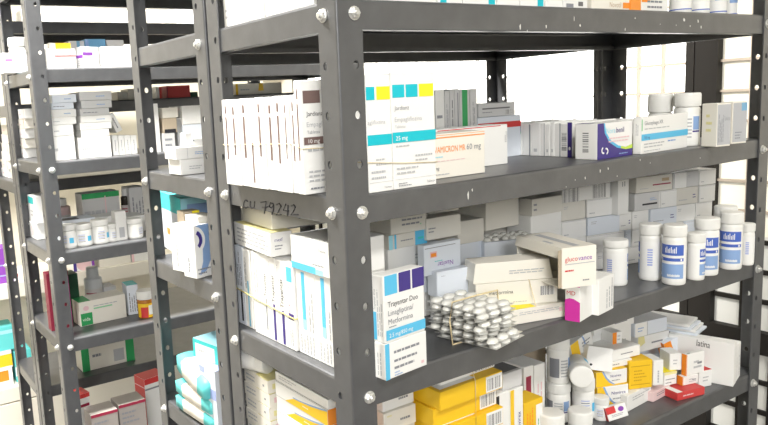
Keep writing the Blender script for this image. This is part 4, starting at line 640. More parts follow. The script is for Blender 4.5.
carton('medicine_carton','cream barcoded carton, middle of the banded stack','medicine box','metformina stack',(0.3081, 0.0552, -0.1618),(0.1111, 0.038, 0.032),(0.0, 0.0, -26.0),'cream',[('t', 'f', 'metformina', 0.16, 0.52, 0.22, 'k', 0, 0.3), ('b', 'f', 0.79, 0.34, 0.96, 0.72, 0), ('s', 'f', 0.45, 0.1, 0.7, 0.2, 1, 'lg')])
carton('medicine_carton','crushed cream carton with sloping sides on top of the banded stack','medicine box','metformina stack',(0.3046, 0.0585, -0.1294),(0.1085, 0.04, 0.0265),(0.0, 0.0, -26.0),'cream',[('s', 'f', 0.45, 0.35, 0.95, 0.6, 2, 'lg')],0.08)
band('thin rubber band around the cream stack with the crushed top carton', [(0.3137, 0.0193, -0.1802), (0.3137, 0.0193, -0.1614), (0.3137, 0.0298, -0.12890000000000001), (0.3317, 0.0758, -0.12890000000000001), (0.3317, 0.0798, -0.1802)], 0.0005)
carton('medicine_carton','small carton with a magenta side, under the opened cream carton','medicine box',None,(0.3723, -0.0046, -0.1822),(0.0512, 0.0195, 0.0494),(0.0, 0.0, 14.0),'white',[('p', 'l', [(0, 0), (1, 0), (1, 0.52), (0.6, 0.6), (0.3, 0.61), (0, 0.56)], 'm'), ('q', 'f', 0, 0.95, 0.5, 1, 'm'), ('t', 'l', 'MD', 0.12, 0.7, 0.16, 'r', 0, 0.6), ('q', 'l', 0, 0.93, 1, 1, 'm'), ('q', 't', 0, 0.5, 1, 1, 'm'), ('s', 'f', 0.85, 0.1, 0.95, 0.8, 1, 'g', True)])
open_carton('opened cream carton with red and purple lettering, resting on the magenta sided carton', (0.3551, 0.0223, -0.1324), (0.0497, 0.1, 0.0518), -17, [('t', 'f', 'gluco', 0.08, 0.66, 0.17, 'r', 0, 0.38), ('t', 'f', 'vance', 0.47, 0.66, 0.17, 'pu', 0, 0.42), ('q', 'f', 0.08, 0.58, 0.95, 0.6, 'lg'), ('s', 'f', 0.08, 0.38, 0.5, 0.48, 1, 'r'), ('s', 'f', 0.6, 0.12, 0.9, 0.2, 1, 'g'), ('q', 't', 0.4, 0.05, 0.6, 0.9, 'lg'), ('q', 't', 0.1, 0.3, 0.2, 0.5, 'lg')], col='cream', tilt=78, flap=0.013)
carton('medicine_carton','plain white carton with fine upright print, right of the magenta sided carton','medicine box',None,(0.4058, 0.0193, -0.1822),(0.0446, 0.07, 0.0492),(0.0, 0.0, 10.0),'white',[('s', 'f', 0.45, 0.1, 0.95, 0.85, 3, 'lg', True), ('q', 'f', 0.85, 0.1, 0.88, 0.9, 'g')])
carton('medicine_carton','upright white carton under the opened cream carton, behind the magenta sided carton','medicine box',None,(0.4148, 0.0537, -0.1822),(0.05, 0.05, 0.0494),(0.0, 0.0, 10.0),'white',[])
tub('white tub with a barcode label, leftmost of the tub row', (0.5465, 0.0614, -0.1822), 0.0171, 0.0696, 'blue', 'white tubs with blue labels on the lower shelf', -227.0, 0.17)
tub('tall white tub with its barcode facing out, second in the tub row', (0.6087, 0.0443, -0.1822), 0.0155, 0.0869, 'blue', 'white tubs with blue labels on the lower shelf', -202.0, 0.19)
tub('white tub with bold blue label panels facing out, front of the tub row', (0.6094, 0.0069, -0.1822), 0.016, 0.0897, 'blue', 'white tubs with blue labels on the lower shelf', -92.0, 0.19)
tub('small white tub between the front tub and the one behind it', (0.6546, -0.0006, -0.1822), 0.0125, 0.0716, 'blue', 'white tubs with blue labels on the lower shelf', -277.0, 0.2)
tub('white tub half hidden by the small tub, blue panels towards the right', (0.6947, 0.005, -0.1822), 0.017, 0.0893, 'blue', 'white tubs with blue labels on the lower shelf', -77.0, 0.2)
tub('large white tub with a blue band of bold lettering, near the right post', (0.7548, -0.0015, -0.1822), 0.0158, 0.0913, 'blue', 'white tubs with blue labels on the lower shelf', -88.0, 0.2)
tub('slim white tub at the right end beside the post', (0.7955, -0.0067, -0.1822), 0.01, 0.0679, 'blue', 'white tubs with blue labels on the lower shelf', -208.0, 0.2)
tub('white tub standing behind the large tub with bold lettering', (0.8019, 0.0316, -0.1822), 0.0165, 0.0921, 'plain', 'white tubs with blue labels on the lower shelf', -153.0, 0.2)
blister('silver blister strip with white tablets, bottom strip of the banded stack', 'blister strips in the banded stack', (0.2161, 0.0241, -0.1814), 0.066, 0.083, (0, 0, 11.8), 3, 5)
blister('silver blister strip with white tablets, second strip from the bottom of the banded stack', 'blister strips in the banded stack', (0.214, 0.025, -0.1761), 0.066, 0.083, (0, 0, 10.7), 3, 5)
blister('silver blister strip with white tablets, third strip from the bottom of the banded stack', 'blister strips in the banded stack', (0.2067, 0.033, -0.1708), 0.066, 0.083, (0, 0, 7.0), 3, 5)
blister('silver blister strip with white tablets, fourth strip from the bottom of the banded stack', 'blister strips in the banded stack', (0.21, 0.0312, -0.1655), 0.066, 0.083, (0, 0, 2.9), 3, 5)
blister('silver blister strip with white tablets, fifth strip from the bottom of the banded stack', 'blister strips in the banded stack', (0.2064, 0.0287, -0.1602), 0.066, 0.083, (0, 0, 1.4), 3, 5)
blister('silver blister strip with white tablets, sixth strip from the bottom of the banded stack', 'blister strips in the banded stack', (0.2096, 0.0294, -0.1549), 0.066, 0.083, (0, 0, 6.1), 3, 5)
blister('silver blister strip with white tablets, seventh strip from the bottom of the banded stack', 'blister strips in the banded stack', (0.2073, 0.0327, -0.1496), 0.066, 0.083, (0, 0, 6.1), 3, 5)
blister('silver blister strip with white tablets, eighth strip from the bottom of the banded stack', 'blister strips in the banded stack', (0.205, 0.0283, -0.1443), 0.066, 0.083, (0, 0, 6.5), 3, 5)
blister('silver blister strip with white tablets, top strip of the banded stack', 'blister strips in the banded stack', (0.2078, 0.0329, -0.139), 0.066, 0.083, (0, 0, 3.4), 3, 5)
band('pale rubber band looped around the stack of blister strips', [(0.169, 0.024, -0.1818), (0.167, 0.026000000000000002, -0.1522), (0.169, 0.023, -0.129), (0.208, 0.023, -0.1283), (0.2475, 0.024, -0.129), (0.2495, 0.024, -0.1522), (0.2475, 0.024, -0.1818), (0.208, 0.024, -0.182)], 0.0011)
carton('medicine_carton','cream carton in the rear stack seen through the rack side, seventh from the top','medicine box','cream cartons stacked at the side of the bottom shelf',(0.055, 0.251, -0.3822),(0.07, 0.068, 0.0186),(0.0, 0.0, -1.0),'cream',[('s', 'l', 0.1, 0.2, 0.75, 0.8, 2, 'lg'), ('s', 'l', 0.8, 0.3, 0.9, 0.7, 1, 'g'), ('q', 'f', 0.1, 0.3, 0.9, 0.7, 'ye'), ('q', 't', 0, 0, 1, 0.5, 'ye')])
carton('medicine_carton','cream carton in the rear stack seen through the rack side, sixth from the top','medicine box','cream cartons stacked at the side of the bottom shelf',(0.055, 0.251, -0.3632),(0.071, 0.068, 0.0186),(0.0, 0.0, 1.5),'cream',[('s', 'l', 0.1, 0.2, 0.75, 0.8, 2, 'lg'), ('s', 'l', 0.8, 0.3, 0.9, 0.7, 1, 'g'), ('q', 'f', 0.1, 0.3, 0.9, 0.7, 'pk'), ('q', 't', 0, 0, 1, 0.5, 'ye')])
carton('medicine_carton','cream carton in the rear stack seen through the rack side, fifth from the top','medicine box','cream cartons stacked at the side of the bottom shelf',(0.055, 0.251, -0.3442),(0.07, 0.068, 0.0186),(0.0, 0.0, -1.0),'cream',[('s', 'l', 0.1, 0.2, 0.75, 0.8, 2, 'lg'), ('s', 'l', 0.8, 0.3, 0.9, 0.7, 1, 'g'), ('q', 'f', 0.1, 0.3, 0.9, 0.7, 'ye'), ('q', 't', 0, 0, 1, 0.5, 'ye')])
carton('medicine_carton','cream carton in the rear stack seen through the rack side, fourth from the top','medicine box','cream cartons stacked at the side of the bottom shelf',(0.055, 0.251, -0.3252),(0.071, 0.068, 0.0186),(0.0, 0.0, 1.5),'cream',[('s', 'l', 0.1, 0.2, 0.75, 0.8, 2, 'lg'), ('s', 'l', 0.8, 0.3, 0.9, 0.7, 1, 'g'), ('q', 'f', 0.1, 0.3, 0.9, 0.7, 'pk'), ('q', 't', 0, 0, 1, 0.5, 'ye')])
carton('medicine_carton','cream carton in the rear stack seen through the rack side, third from the top','medicine box','cream cartons stacked at the side of the bottom shelf',(0.055, 0.251, -0.3062),(0.07, 0.068, 0.0186),(0.0, 0.0, -1.0),'cream',[('s', 'l', 0.1, 0.2, 0.75, 0.8, 2, 'lg'), ('s', 'l', 0.8, 0.3, 0.9, 0.7, 1, 'g'), ('q', 'f', 0.1, 0.3, 0.9, 0.7, 'ye'), ('q', 't', 0, 0, 1, 0.5, 'ye')])
carton('medicine_carton','cream carton in the rear stack seen through the rack side, second from the top','medicine box','cream cartons stacked at the side of the bottom shelf',(0.055, 0.251, -0.2872),(0.071, 0.068, 0.0186),(0.0, 0.0, 1.5),'cream',[('s', 'l', 0.1, 0.2, 0.75, 0.8, 2, 'lg'), ('s', 'l', 0.8, 0.3, 0.9, 0.7, 1, 'g'), ('q', 'f', 0.1, 0.3, 0.9, 0.7, 'pk'), ('q', 't', 0, 0, 1, 0.5, 'ye')])
carton('medicine_carton','cream carton in the rear stack seen through the rack side, top one','medicine box','cream cartons stacked at the side of the bottom shelf',(0.055, 0.251, -0.2682),(0.07, 0.068, 0.0186),(0.0, 0.0, -1.0),'cream',[('s', 'l', 0.1, 0.2, 0.75, 0.8, 2, 'lg'), ('s', 'l', 0.8, 0.3, 0.9, 0.7, 1, 'g'), ('q', 'f', 0.1, 0.3, 0.9, 0.7, 'ye'), ('q', 't', 0, 0, 1, 0.5, 'ye')])
tub_tilt('small white tub lying on top of the rear cream side stack', (0.017, 0.284, -0.23269999999999996), 0.0155, 0.05, 'white', None, (90, 0, 22), 0.3)
carton('medicine_carton','white yellow swoosh carton seen through the rack side, eighth from the top of its stack','medicine box','yellow swoosh cartons stacked behind the front post',(0.054, 0.14, -0.3822),(0.066, 0.12, 0.0196),(0.0, 0.0, 0.0),'white',[('p', 'l', [(1, 0), (1, 0.92), (0.9, 0.8), (0.72, 0.62), (0.5, 0.5), (0.38, 0.46), (0.25, 0.12), (0.2, 0)], 'yl'), ('p', 'l', [(0.38, 0.46), (0.5, 0.5), (0.72, 0.62), (0.9, 0.8), (1, 0.92), (1, 1), (0.9, 0.9), (0.7, 0.72), (0.5, 0.58), (0.36, 0.54)], 'lb'), ('s', 'l', 0.55, 0.25, 0.7, 0.4, 1, 'w'), ('q', 'f', 0, 0, 1, 1, 'o'), ('q', 'l', 0, 0.97, 1, 1, 'lg')])
carton('medicine_carton','white yellow swoosh carton seen through the rack side, seventh from the top of its stack','medicine box','yellow swoosh cartons stacked behind the front post',(0.055, 0.14, -0.3622),(0.066, 0.12, 0.0196),(0.0, 0.0, 0.0),'white',[('p', 'l', [(1, 0), (1, 0.92), (0.9, 0.8), (0.72, 0.62), (0.5, 0.5), (0.38, 0.46), (0.25, 0.12), (0.2, 0)], 'yl'), ('p', 'l', [(0.38, 0.46), (0.5, 0.5), (0.72, 0.62), (0.9, 0.8), (1, 0.92), (1, 1), (0.9, 0.9), (0.7, 0.72), (0.5, 0.58), (0.36, 0.54)], 'lb'), ('s', 'l', 0.55, 0.25, 0.7, 0.4, 1, 'w'), ('q', 'f', 0, 0, 1, 1, 'o'), ('q', 'l', 0, 0.97, 1, 1, 'lg')])
carton('medicine_carton','white yellow swoosh carton seen through the rack side, sixth from the top of its stack','medicine box','yellow swoosh cartons stacked behind the front post',(0.054, 0.14, -0.3422),(0.066, 0.12, 0.0196),(0.0, 0.0, 0.0),'white',[('p', 'l', [(1, 0), (1, 0.92), (0.9, 0.8), (0.72, 0.62), (0.5, 0.5), (0.38, 0.46), (0.25, 0.12), (0.2, 0)], 'yl'), ('p', 'l', [(0.38, 0.46), (0.5, 0.5), (0.72, 0.62), (0.9, 0.8), (1, 0.92), (1, 1), (0.9, 0.9), (0.7, 0.72), (0.5, 0.58), (0.36, 0.54)], 'lb'), ('s', 'l', 0.55, 0.25, 0.7, 0.4, 1, 'w'), ('q', 'f', 0, 0, 1, 1, 'o'), ('q', 'l', 0, 0.97, 1, 1, 'lg')])
carton('medicine_carton','white yellow swoosh carton seen through the rack side, fifth from the top of its stack','medicine box','yellow swoosh cartons stacked behind the front post',(0.055, 0.14, -0.3222),(0.066, 0.12, 0.0196),(0.0, 0.0, 0.0),'white',[('p', 'l', [(1, 0), (1, 0.92), (0.9, 0.8), (0.72, 0.62), (0.5, 0.5), (0.38, 0.46), (0.25, 0.12), (0.2, 0)], 'yl'), ('p', 'l', [(0.38, 0.46), (0.5, 0.5), (0.72, 0.62), (0.9, 0.8), (1, 0.92), (1, 1), (0.9, 0.9), (0.7, 0.72), (0.5, 0.58), (0.36, 0.54)], 'lb'), ('s', 'l', 0.55, 0.25, 0.7, 0.4, 1, 'w'), ('q', 'f', 0, 0, 1, 1, 'o'), ('q', 'l', 0, 0.97, 1, 1, 'lg')])
carton('medicine_carton','white yellow swoosh carton seen through the rack side, fourth from the top of its stack','medicine box','yellow swoosh cartons stacked behind the front post',(0.054, 0.14, -0.3022),(0.066, 0.12, 0.0196),(0.0, 0.0, 0.0),'white',[('p', 'l', [(1, 0), (1, 0.92), (0.9, 0.8), (0.72, 0.62), (0.5, 0.5), (0.38, 0.46), (0.25, 0.12), (0.2, 0)], 'yl'), ('p', 'l', [(0.38, 0.46), (0.5, 0.5), (0.72, 0.62), (0.9, 0.8), (1, 0.92), (1, 1), (0.9, 0.9), (0.7, 0.72), (0.5, 0.58), (0.36, 0.54)], 'lb'), ('s', 'l', 0.55, 0.25, 0.7, 0.4, 1, 'w'), ('q', 'f', 0, 0, 1, 1, 'o'), ('q', 'l', 0, 0.97, 1, 1, 'lg')])
carton('medicine_carton','white yellow swoosh carton seen through the rack side, third from the top of its stack','medicine box','yellow swoosh cartons stacked behind the front post',(0.055, 0.14, -0.2822),(0.066, 0.12, 0.0196),(0.0, 0.0, 0.0),'white',[('p', 'l', [(1, 0), (1, 0.92), (0.9, 0.8), (0.72, 0.62), (0.5, 0.5), (0.38, 0.46), (0.25, 0.12), (0.2, 0)], 'yl'), ('p', 'l', [(0.38, 0.46), (0.5, 0.5), (0.72, 0.62), (0.9, 0.8), (1, 0.92), (1, 1), (0.9, 0.9), (0.7, 0.72), (0.5, 0.58), (0.36, 0.54)], 'lb'), ('s', 'l', 0.55, 0.25, 0.7, 0.4, 1, 'w'), ('q', 'f', 0, 0, 1, 1, 'o'), ('q', 'l', 0, 0.97, 1, 1, 'lg')])
carton('medicine_carton','white yellow swoosh carton seen through the rack side, second from the top of its stack','medicine box','yellow swoosh cartons stacked behind the front post',(0.054, 0.14, -0.2622),(0.066, 0.12, 0.0196),(0.0, 0.0, 0.0),'white',[('p', 'l', [(1, 0), (1, 0.92), (0.9, 0.8), (0.72, 0.62), (0.5, 0.5), (0.38, 0.46), (0.25, 0.12), (0.2, 0)], 'yl'), ('p', 'l', [(0.38, 0.46), (0.5, 0.5), (0.72, 0.62), (0.9, 0.8), (1, 0.92), (1, 1), (0.9, 0.9), (0.7, 0.72), (0.5, 0.58), (0.36, 0.54)], 'lb'), ('s', 'l', 0.55, 0.25, 0.7, 0.4, 1, 'w'), ('q', 'f', 0, 0, 1, 1, 'o'), ('q', 'l', 0, 0.97, 1, 1, 'lg')])
carton('medicine_carton','plain white printed carton on top of the yellow swoosh side stack','medicine box','yellow swoosh cartons stacked behind the front post',(0.055, 0.14, -0.2422),(0.066, 0.12, 0.012),(0.0, 0.0, 0.0),'white',[('s', 'l', 0.08, 0.3, 0.5, 0.8, 2, 'lg')])
carton('medicine_carton','beige carton right of the front post below the violet squared carton, sixth from the top','medicine box','beige cartons right of the front post',(0.115, 0.105, -0.3822),(0.05, 0.09, 0.0241),(0.0, 0.0, -1.6),'beige',[('s', 'f', 0.5, 0.3, 0.95, 0.6, 1, 'g'), ('s', 'f', 0.1, 0.7, 0.3, 0.9, 1, 'ye')])
carton('medicine_carton','beige carton right of the front post below the violet squared carton, fifth from the top','medicine box','beige cartons right of the front post',(0.115, 0.109, -0.3577),(0.05, 0.09, 0.0241),(0.0, 0.0, 1.2),'cream',[('s', 'f', 0.5, 0.3, 0.95, 0.6, 1, 'g'), ('s', 'f', 0.1, 0.7, 0.3, 0.9, 1, 'ye')])
carton('medicine_carton','beige carton right of the front post below the violet squared carton, fourth from the top','medicine box','beige cartons right of the front post',(0.115, 0.105, -0.3332),(0.05, 0.09, 0.0241),(0.0, 0.0, -0.8),'white',[('s', 'f', 0.5, 0.3, 0.95, 0.6, 1, 'g'), ('s', 'f', 0.1, 0.7, 0.3, 0.9, 1, 'ye')])
carton('medicine_carton','beige carton right of the front post below the violet squared carton, third from the top','medicine box','beige cartons right of the front post',(0.115, 0.109, -0.3087),(0.05, 0.09, 0.0241),(0.0, 0.0, 2.0),'beige',[('s', 'f', 0.5, 0.3, 0.95, 0.6, 1, 'g'), ('q', 'f', 0.3, 0.3, 0.6, 0.7, 'lg')])
carton('medicine_carton','beige carton right of the front post below the violet squared carton, second from the top','medicine box','beige cartons right of the front post',(0.115, 0.105, -0.2842),(0.05, 0.09, 0.0241),(0.0, 0.0, -1.2),'cream',[('s', 'f', 0.5, 0.3, 0.95, 0.6, 1, 'g'), ('s', 'f', 0.1, 0.7, 0.3, 0.9, 1, 'ye')])
carton('medicine_carton','beige carton right of the front post below the violet squared carton, top one','medicine box','beige cartons right of the front post',(0.115, 0.109, -0.2597),(0.05, 0.09, 0.0241),(0.0, 0.0, 0.8),'white',[('s', 'f', 0.5, 0.3, 0.95, 0.6, 1, 'g'), ('s', 'f', 0.1, 0.7, 0.3, 0.9, 1, 'ye')])
carton('medicine_carton','yellow barcoded carton in the banded yellow stack, sixth from the top','medicine box','yellow cartons with barcode labels',(0.2017, 0.066, -0.3822),(0.11, 0.06, 0.0236),(0.0, 0.0, -0.6),'yellow',[('q', 'f', 0.72, 0.06, 0.99, 0.94, 'w'), ('b', 'f', 0.74, 0.15, 0.97, 0.8, 0), ('q', 't', 0.05, 0.1, 0.6, 0.9, 'w')])
carton('medicine_carton','yellow barcoded carton in the banded yellow stack, fifth from the top','medicine box','yellow cartons with barcode labels',(0.2047, 0.058, -0.3582),(0.11, 0.06, 0.0236),(0.0, 0.0, 0.0),'yellow',[('q', 'f', 0.72, 0.06, 0.99, 0.94, 'w'), ('b', 'f', 0.74, 0.15, 0.97, 0.8, 0), ('q', 't', 0.05, 0.1, 0.6, 0.9, 'w')])
carton('medicine_carton','yellow barcoded carton in the banded yellow stack, fourth from the top','medicine box','yellow cartons with barcode labels',(0.2017, 0.066, -0.3342),(0.11, 0.06, 0.0236),(0.0, 0.0, 0.6),'yellow',[('q', 'f', 0.72, 0.06, 0.99, 0.94, 'w'), ('b', 'f', 0.74, 0.15, 0.97, 0.8, 0), ('q', 't', 0.05, 0.1, 0.6, 0.9, 'w')])
carton('medicine_carton','yellow barcoded carton in the banded yellow stack, third from the top','medicine box','yellow cartons with barcode labels',(0.2047, 0.058, -0.3102),(0.11, 0.06, 0.0236),(0.0, 0.0, -0.6),'yellow',[('q', 'f', 0.72, 0.06, 0.99, 0.94, 'w'), ('b', 'f', 0.74, 0.15, 0.97, 0.8, 0), ('q', 't', 0.05, 0.1, 0.6, 0.9, 'w')])
carton('medicine_carton','yellow barcoded carton in the banded yellow stack, second from the top','medicine box','yellow cartons with barcode labels',(0.2017, 0.066, -0.2862),(0.11, 0.06, 0.0236),(0.0, 0.0, 0.0),'yellow',[('q', 'f', 0.72, 0.06, 0.99, 0.94, 'w'), ('b', 'f', 0.74, 0.15, 0.97, 0.8, 0), ('q', 't', 0.05, 0.1, 0.6, 0.9, 'w')])
carton('medicine_carton','yellow barcoded carton in the banded yellow stack, top one','medicine box','yellow cartons with barcode labels',(0.2047, 0.058, -0.2622),(0.11, 0.06, 0.0236),(0.0, 0.0, 0.6),'yellow',[('q', 'f', 0.72, 0.06, 0.99, 0.94, 'w'), ('b', 'f', 0.74, 0.15, 0.97, 0.8, 0), ('q', 't', 0.05, 0.1, 0.6, 0.9, 'w')])
carton('medicine_carton','white printed carton with a barcode lying on top of the banded yellow stack','medicine box',None,(0.2127, 0.07, -0.2382),(0.098, 0.055, 0.0205),(0.0, 0.0, 1.0),'white',[('b', 'f', 0.62, 0.1, 0.97, 0.8, 0), ('s', 'f', 0.05, 0.2, 0.55, 0.85, 4, 'g')])
band('clear rubber band around the yellow cartons', [(0.2087, 0.0262, -0.3812), (0.2087, 0.0262, -0.2382), (0.2087, 0.035, -0.21669999999999998), (0.2127, 0.0985, -0.21669999999999998), (0.2127, 0.099, -0.3812)], 0.0005)
carton('medicine_carton','white carton standing upright right of the banded yellow stack','medicine box',None,(0.272, 0.065, -0.3822),(0.0291, 0.05, 0.106),(0.0, 0.0, 0.0),'white',[('q', 'f', 0, 0.75, 0.3, 0.98, 'k'), ('s', 'f', 0.3, 0.1, 0.8, 0.6, 2, 'lg', True)])
carton('medicine_carton','upright carton with an orange edge and a name printed upward','medicine box',None,(0.3, 0.065, -0.3822),(0.025, 0.05, 0.1048),(0.0, 0.0, 0.0),'white',[('q', 'f', 0, 0, 0.28, 1, 'yl'), ('p', 'f', [(0.3, 0), (0.9, 0.35), (1, 0.5), (1, 0)], 'lc'), ('t', 'f', 'Novirex', 0.78, 0.4, 0.36, 'nb', 90, 0.4)])
carton('medicine_carton','grey carton with a dark open top lying over the upright orange edged carton','medicine box',None,(0.2944, 0.0645, -0.2758),(0.0371, 0.045, 0.023),(0.0, 0.0, 0.0),'grey',[('q', 't', 0.05, 0.1, 0.95, 0.9, 'dg')])
carton('medicine_carton','low yellow and white carton in front of the red marked cartons','medicine box',None,(0.3337, 0.055, -0.3822),(0.0383, 0.03, 0.0791),(0.0, 0.0, 0.0),'yellow',[('q', 'f', 0.62, 0.1, 0.97, 0.9, 'w'), ('s', 'f', 0.7, 0.3, 0.9, 0.7, 2, 'gr', True), ('s', 'f', 0.1, 0.3, 0.5, 0.9, 3, 'o', True)])
carton('medicine_carton','upright white carton with a dark red mark, left of the tub pile','medicine box','red marked cartons',(0.3722, 0.1075, -0.3822),(0.0196, 0.055, 0.1062),(0.0, 0.0, 0.0),'white',[('q', 'f', 0.2, 0.58, 0.75, 0.86, 'dr'), ('s', 'f', 0.3, 0.05, 0.7, 0.5, 2, 'lg', True)])
carton('medicine_carton','upright white carton with fine upright print, touching the tub pile','medicine box','red marked cartons',(0.3959, 0.1075, -0.3822),(0.0234, 0.055, 0.1038),(0.0, 0.0, 0.0),'white',[('s', 'f', 0.2, 0.1, 0.8, 0.9, 2, 'pk', True)])
carton('medicine_carton','dark brown carton lying deep under the shelf above the red marked cartons','medicine box',None,(0.4516, 0.185, -0.3822),(0.0807, 0.08, 0.091),(0.0, 0.0, 0.0),'tan',[])
tub('white tub with a grey label panel, under the uppermost tub of the heap', (0.4514, 0.09, -0.3822), 0.0168, 0.0608, 'white', 'white tubs heaped on the bottom shelf', -153.0, 0.26)
tub('white tub at the top of the heap, reaching up under the shelf lip', (0.4502, 0.09, -0.3209), 0.016, 0.0694, 'white', 'white tubs heaped on the bottom shelf', -118.0, 0.24)
tub('white tub with a barcode panel, carrying the tub that lies on its side', (0.4857, 0.072, -0.3822), 0.016, 0.0634, 'plain', 'white tubs heaped on the bottom shelf', -124.0, 0.28)
tub_tilt('white tub lying on its side with its lid towards the aisle', (0.4871, 0.085, -0.3015), 0.0162, 0.055, 'plain', 'white tubs heaped on the bottom shelf', (90, 0, -46), 0.3)
tub('small white bottle to the right of the barcode tub', (0.5012, 0.052, -0.3822), 0.011, 0.0353, 'plain', 'white tubs heaped on the bottom shelf', -146.0, 0.3)
tub('white tub at the front of the heap, its cap below the grey labelled tub', (0.3635, 0.035, -0.3822), 0.0172, 0.0558, 'plain', 'white tubs heaped on the bottom shelf', -142.0, 0.4)
tub('white tub in front of the heap, its cap below the barcode tub', (0.4206, 0.03, -0.3822), 0.016, 0.0449, 'plain', 'white tubs heaped on the bottom shelf', -144.0, 0.45)
carton('medicine_carton','white carton lying at the shelf front under the yellow upright carton','medicine box','cartons heaped on the bottom shelf',(0.5829, 0.0724, -0.3822),(0.0705, 0.06, 0.0262),(0.0, 0.0, 4.0),'white',[('s', 'f', 0.2, 0.5, 0.9, 0.8, 2, 'lg')])
carton('medicine_carton','pinkish grey carton lying at the shelf front, right of the yellow upright carton','medicine box','cartons heaped on the bottom shelf',(0.6369, 0.0629, -0.3822),(0.0556, 0.05, 0.0158),(0.0, 0.0, 4.0),'pink',[('s', 'f', 0.2, 0.4, 0.8, 0.8, 2, 'g')])
carton('medicine_carton','white and red card carton leaning at the very front by the small bottle','medicine box','cartons heaped on the bottom shelf',(0.5108, 0.0312, -0.377),(0.032, 0.01, 0.02),(-14.0, -12.0, -25.0),'white',[('q', 'f', 0.0, 0.5, 0.45, 1, 'r'), ('e', 'f', 0.72, 0.66, 0.14, 0.18, 'pu'), ('s', 'f', 0.2, 0.2, 0.8, 0.4, 2, 'g'), ('q', 'l', 0, 0, 1, 1, 'r')])
carton('medicine_carton','grey carton at the foot of the yellow and white pair','medicine box','cartons heaped on the bottom shelf',(0.5563, 0.0861, -0.3822),(0.0434, 0.05, 0.0109),(0.0, 0.0, -20.0),'grey',[])
carton('medicine_carton','yellow and white swoosh carton, lower of the pair facing out','medicine box','cartons heaped on the bottom shelf',(0.5454, 0.0797, -0.3709),(0.0536, 0.05, 0.0297),(0.0, 0.0, -21.0),'white',[('p', 'f', [(0, 0), (0.55, 0), (0.42, 0.18), (0.3, 0.5), (0.18, 1), (0, 1)], 'yl'), ('p', 'f', [(0.55, 0), (0.62, 0), (0.48, 0.22), (0.36, 0.52), (0.24, 1), (0.18, 1), (0.3, 0.5), (0.42, 0.18)], 'lb'), ('t', 'f', 'Novirex', 0.46, 0.52, 0.25, 'nb', 0, 0.46), ('s', 'f', 0.5, 0.22, 0.9, 0.36, 1, 'g'), ('q', 't', 0, 0, 1, 1, 'yl'), ('q', 'l', 0, 0, 1, 1, 'yl'), ('q', 'l', 0.2, 0.2, 0.8, 0.8, 'lb')])
carton('medicine_carton','yellow and white swoosh carton, upper of the pair facing out','medicine box','cartons heaped on the bottom shelf',(0.5456, 0.0832, -0.3408),(0.0556, 0.05, 0.0231),(0.0, 0.0, -18.0),'white',[('p', 'f', [(0, 0), (0.55, 0), (0.42, 0.18), (0.3, 0.5), (0.18, 1), (0, 1)], 'yl'), ('p', 'f', [(0.55, 0), (0.62, 0), (0.48, 0.22), (0.36, 0.52), (0.24, 1), (0.18, 1), (0.3, 0.5), (0.42, 0.18)], 'lb'), ('t', 'f', 'Novirex', 0.46, 0.52, 0.25, 'nb', 0, 0.46), ('s', 'f', 0.5, 0.22, 0.9, 0.36, 1, 'g'), ('q', 't', 0, 0, 1, 1, 'yl'), ('q', 'l', 0, 0, 1, 1, 'yl'), ('q', 'l', 0.2, 0.2, 0.8, 0.8, 'lb')])
carton('medicine_carton','white carton on the upper yellow and white carton, next under the flat carton','medicine box','cartons heaped on the bottom shelf',(0.5666, 0.0847, -0.3173),(0.0463, 0.05, 0.0096),(0.0, 0.0, -14.0),'white',[('s', 'f', 0.1, 0.3, 0.7, 0.7, 1, 'g')])
carton('medicine_carton','white flat carton with a dark line of print below the orange carton end','medicine box','cartons heaped on the bottom shelf',(0.5781, 0.0852, -0.3073),(0.0625, 0.05, 0.017),(0.0, 0.0, -10.0),'white',[('q', 'f', 0.35, 0.45, 0.75, 0.54, 'g')])
carton('medicine_carton','crumpled pale carton above the yellow and white pair, beside the lid of the lying tub','medicine box','cartons heaped on the bottom shelf',(0.5181, 0.0747, -0.3155),(0.044, 0.022, 0.036),(-10.0, 12.0, -30.0),'white',[('e', 'f', 0.2, 0.22, 0.05, 0.05, 'k')],0.1)
carton('medicine_carton','small carton with an orange end on the flat carton with a dark line','medicine box','cartons heaped on the bottom shelf',(0.585, 0.0919, -0.2899),(0.0187, 0.025, 0.0187),(0.0, 0.0, -14.0),'white',[('q', 'f', 0, 0, 0.42, 1, 'o'), ('s', 'f', 0.5, 0.2, 0.9, 0.8, 2, 'lg')])
carton('medicine_carton','yellow and white carton tilted up under the shelf lip','medicine box','cartons heaped on the bottom shelf',(0.5109, 0.1075, -0.2904),(0.052, 0.035, 0.026),(0.0, -16.0, 0.0),'white',[('q', 'f', 0, 0, 0.36, 1, 'yl'), ('a', 'f', 0.1, 0.5, 1.0, 1.12, -30, 30, 'lb'), ('s', 'f', 0.5, 0.3, 0.9, 0.7, 2, 'g')])
carton('medicine_carton','pale carton standing at the back of the heap under the long cartons','medicine box','cartons heaped on the bottom shelf',(0.6595, 0.18, -0.3822),(0.1138, 0.09, 0.0581),(0.0, 0.0, 0.0),'white',[])
carton('medicine_carton','white grey spotted carton, lower of two long cartons topping the heap','medicine box','cartons heaped on the bottom shelf',(0.6104, 0.1487, -0.3237),(0.099, 0.085, 0.044),(0.0, 0.0, -2.0),'white',[('e', 'f', 0.2, 0.55, 0.05, 0.12, 'lg'), ('q', 'f', 0.55, 0.4, 0.85, 0.5, 'lg')])
carton('medicine_carton','white carton with a dark printed line, upper of two long cartons topping the heap','medicine box','cartons heaped on the bottom shelf',(0.6126, 0.1467, -0.2793),(0.1025, 0.085, 0.0249),(0.0, 0.0, -2.0),'white',[('q', 'f', 0.5, 0.35, 0.82, 0.48, 'g')])
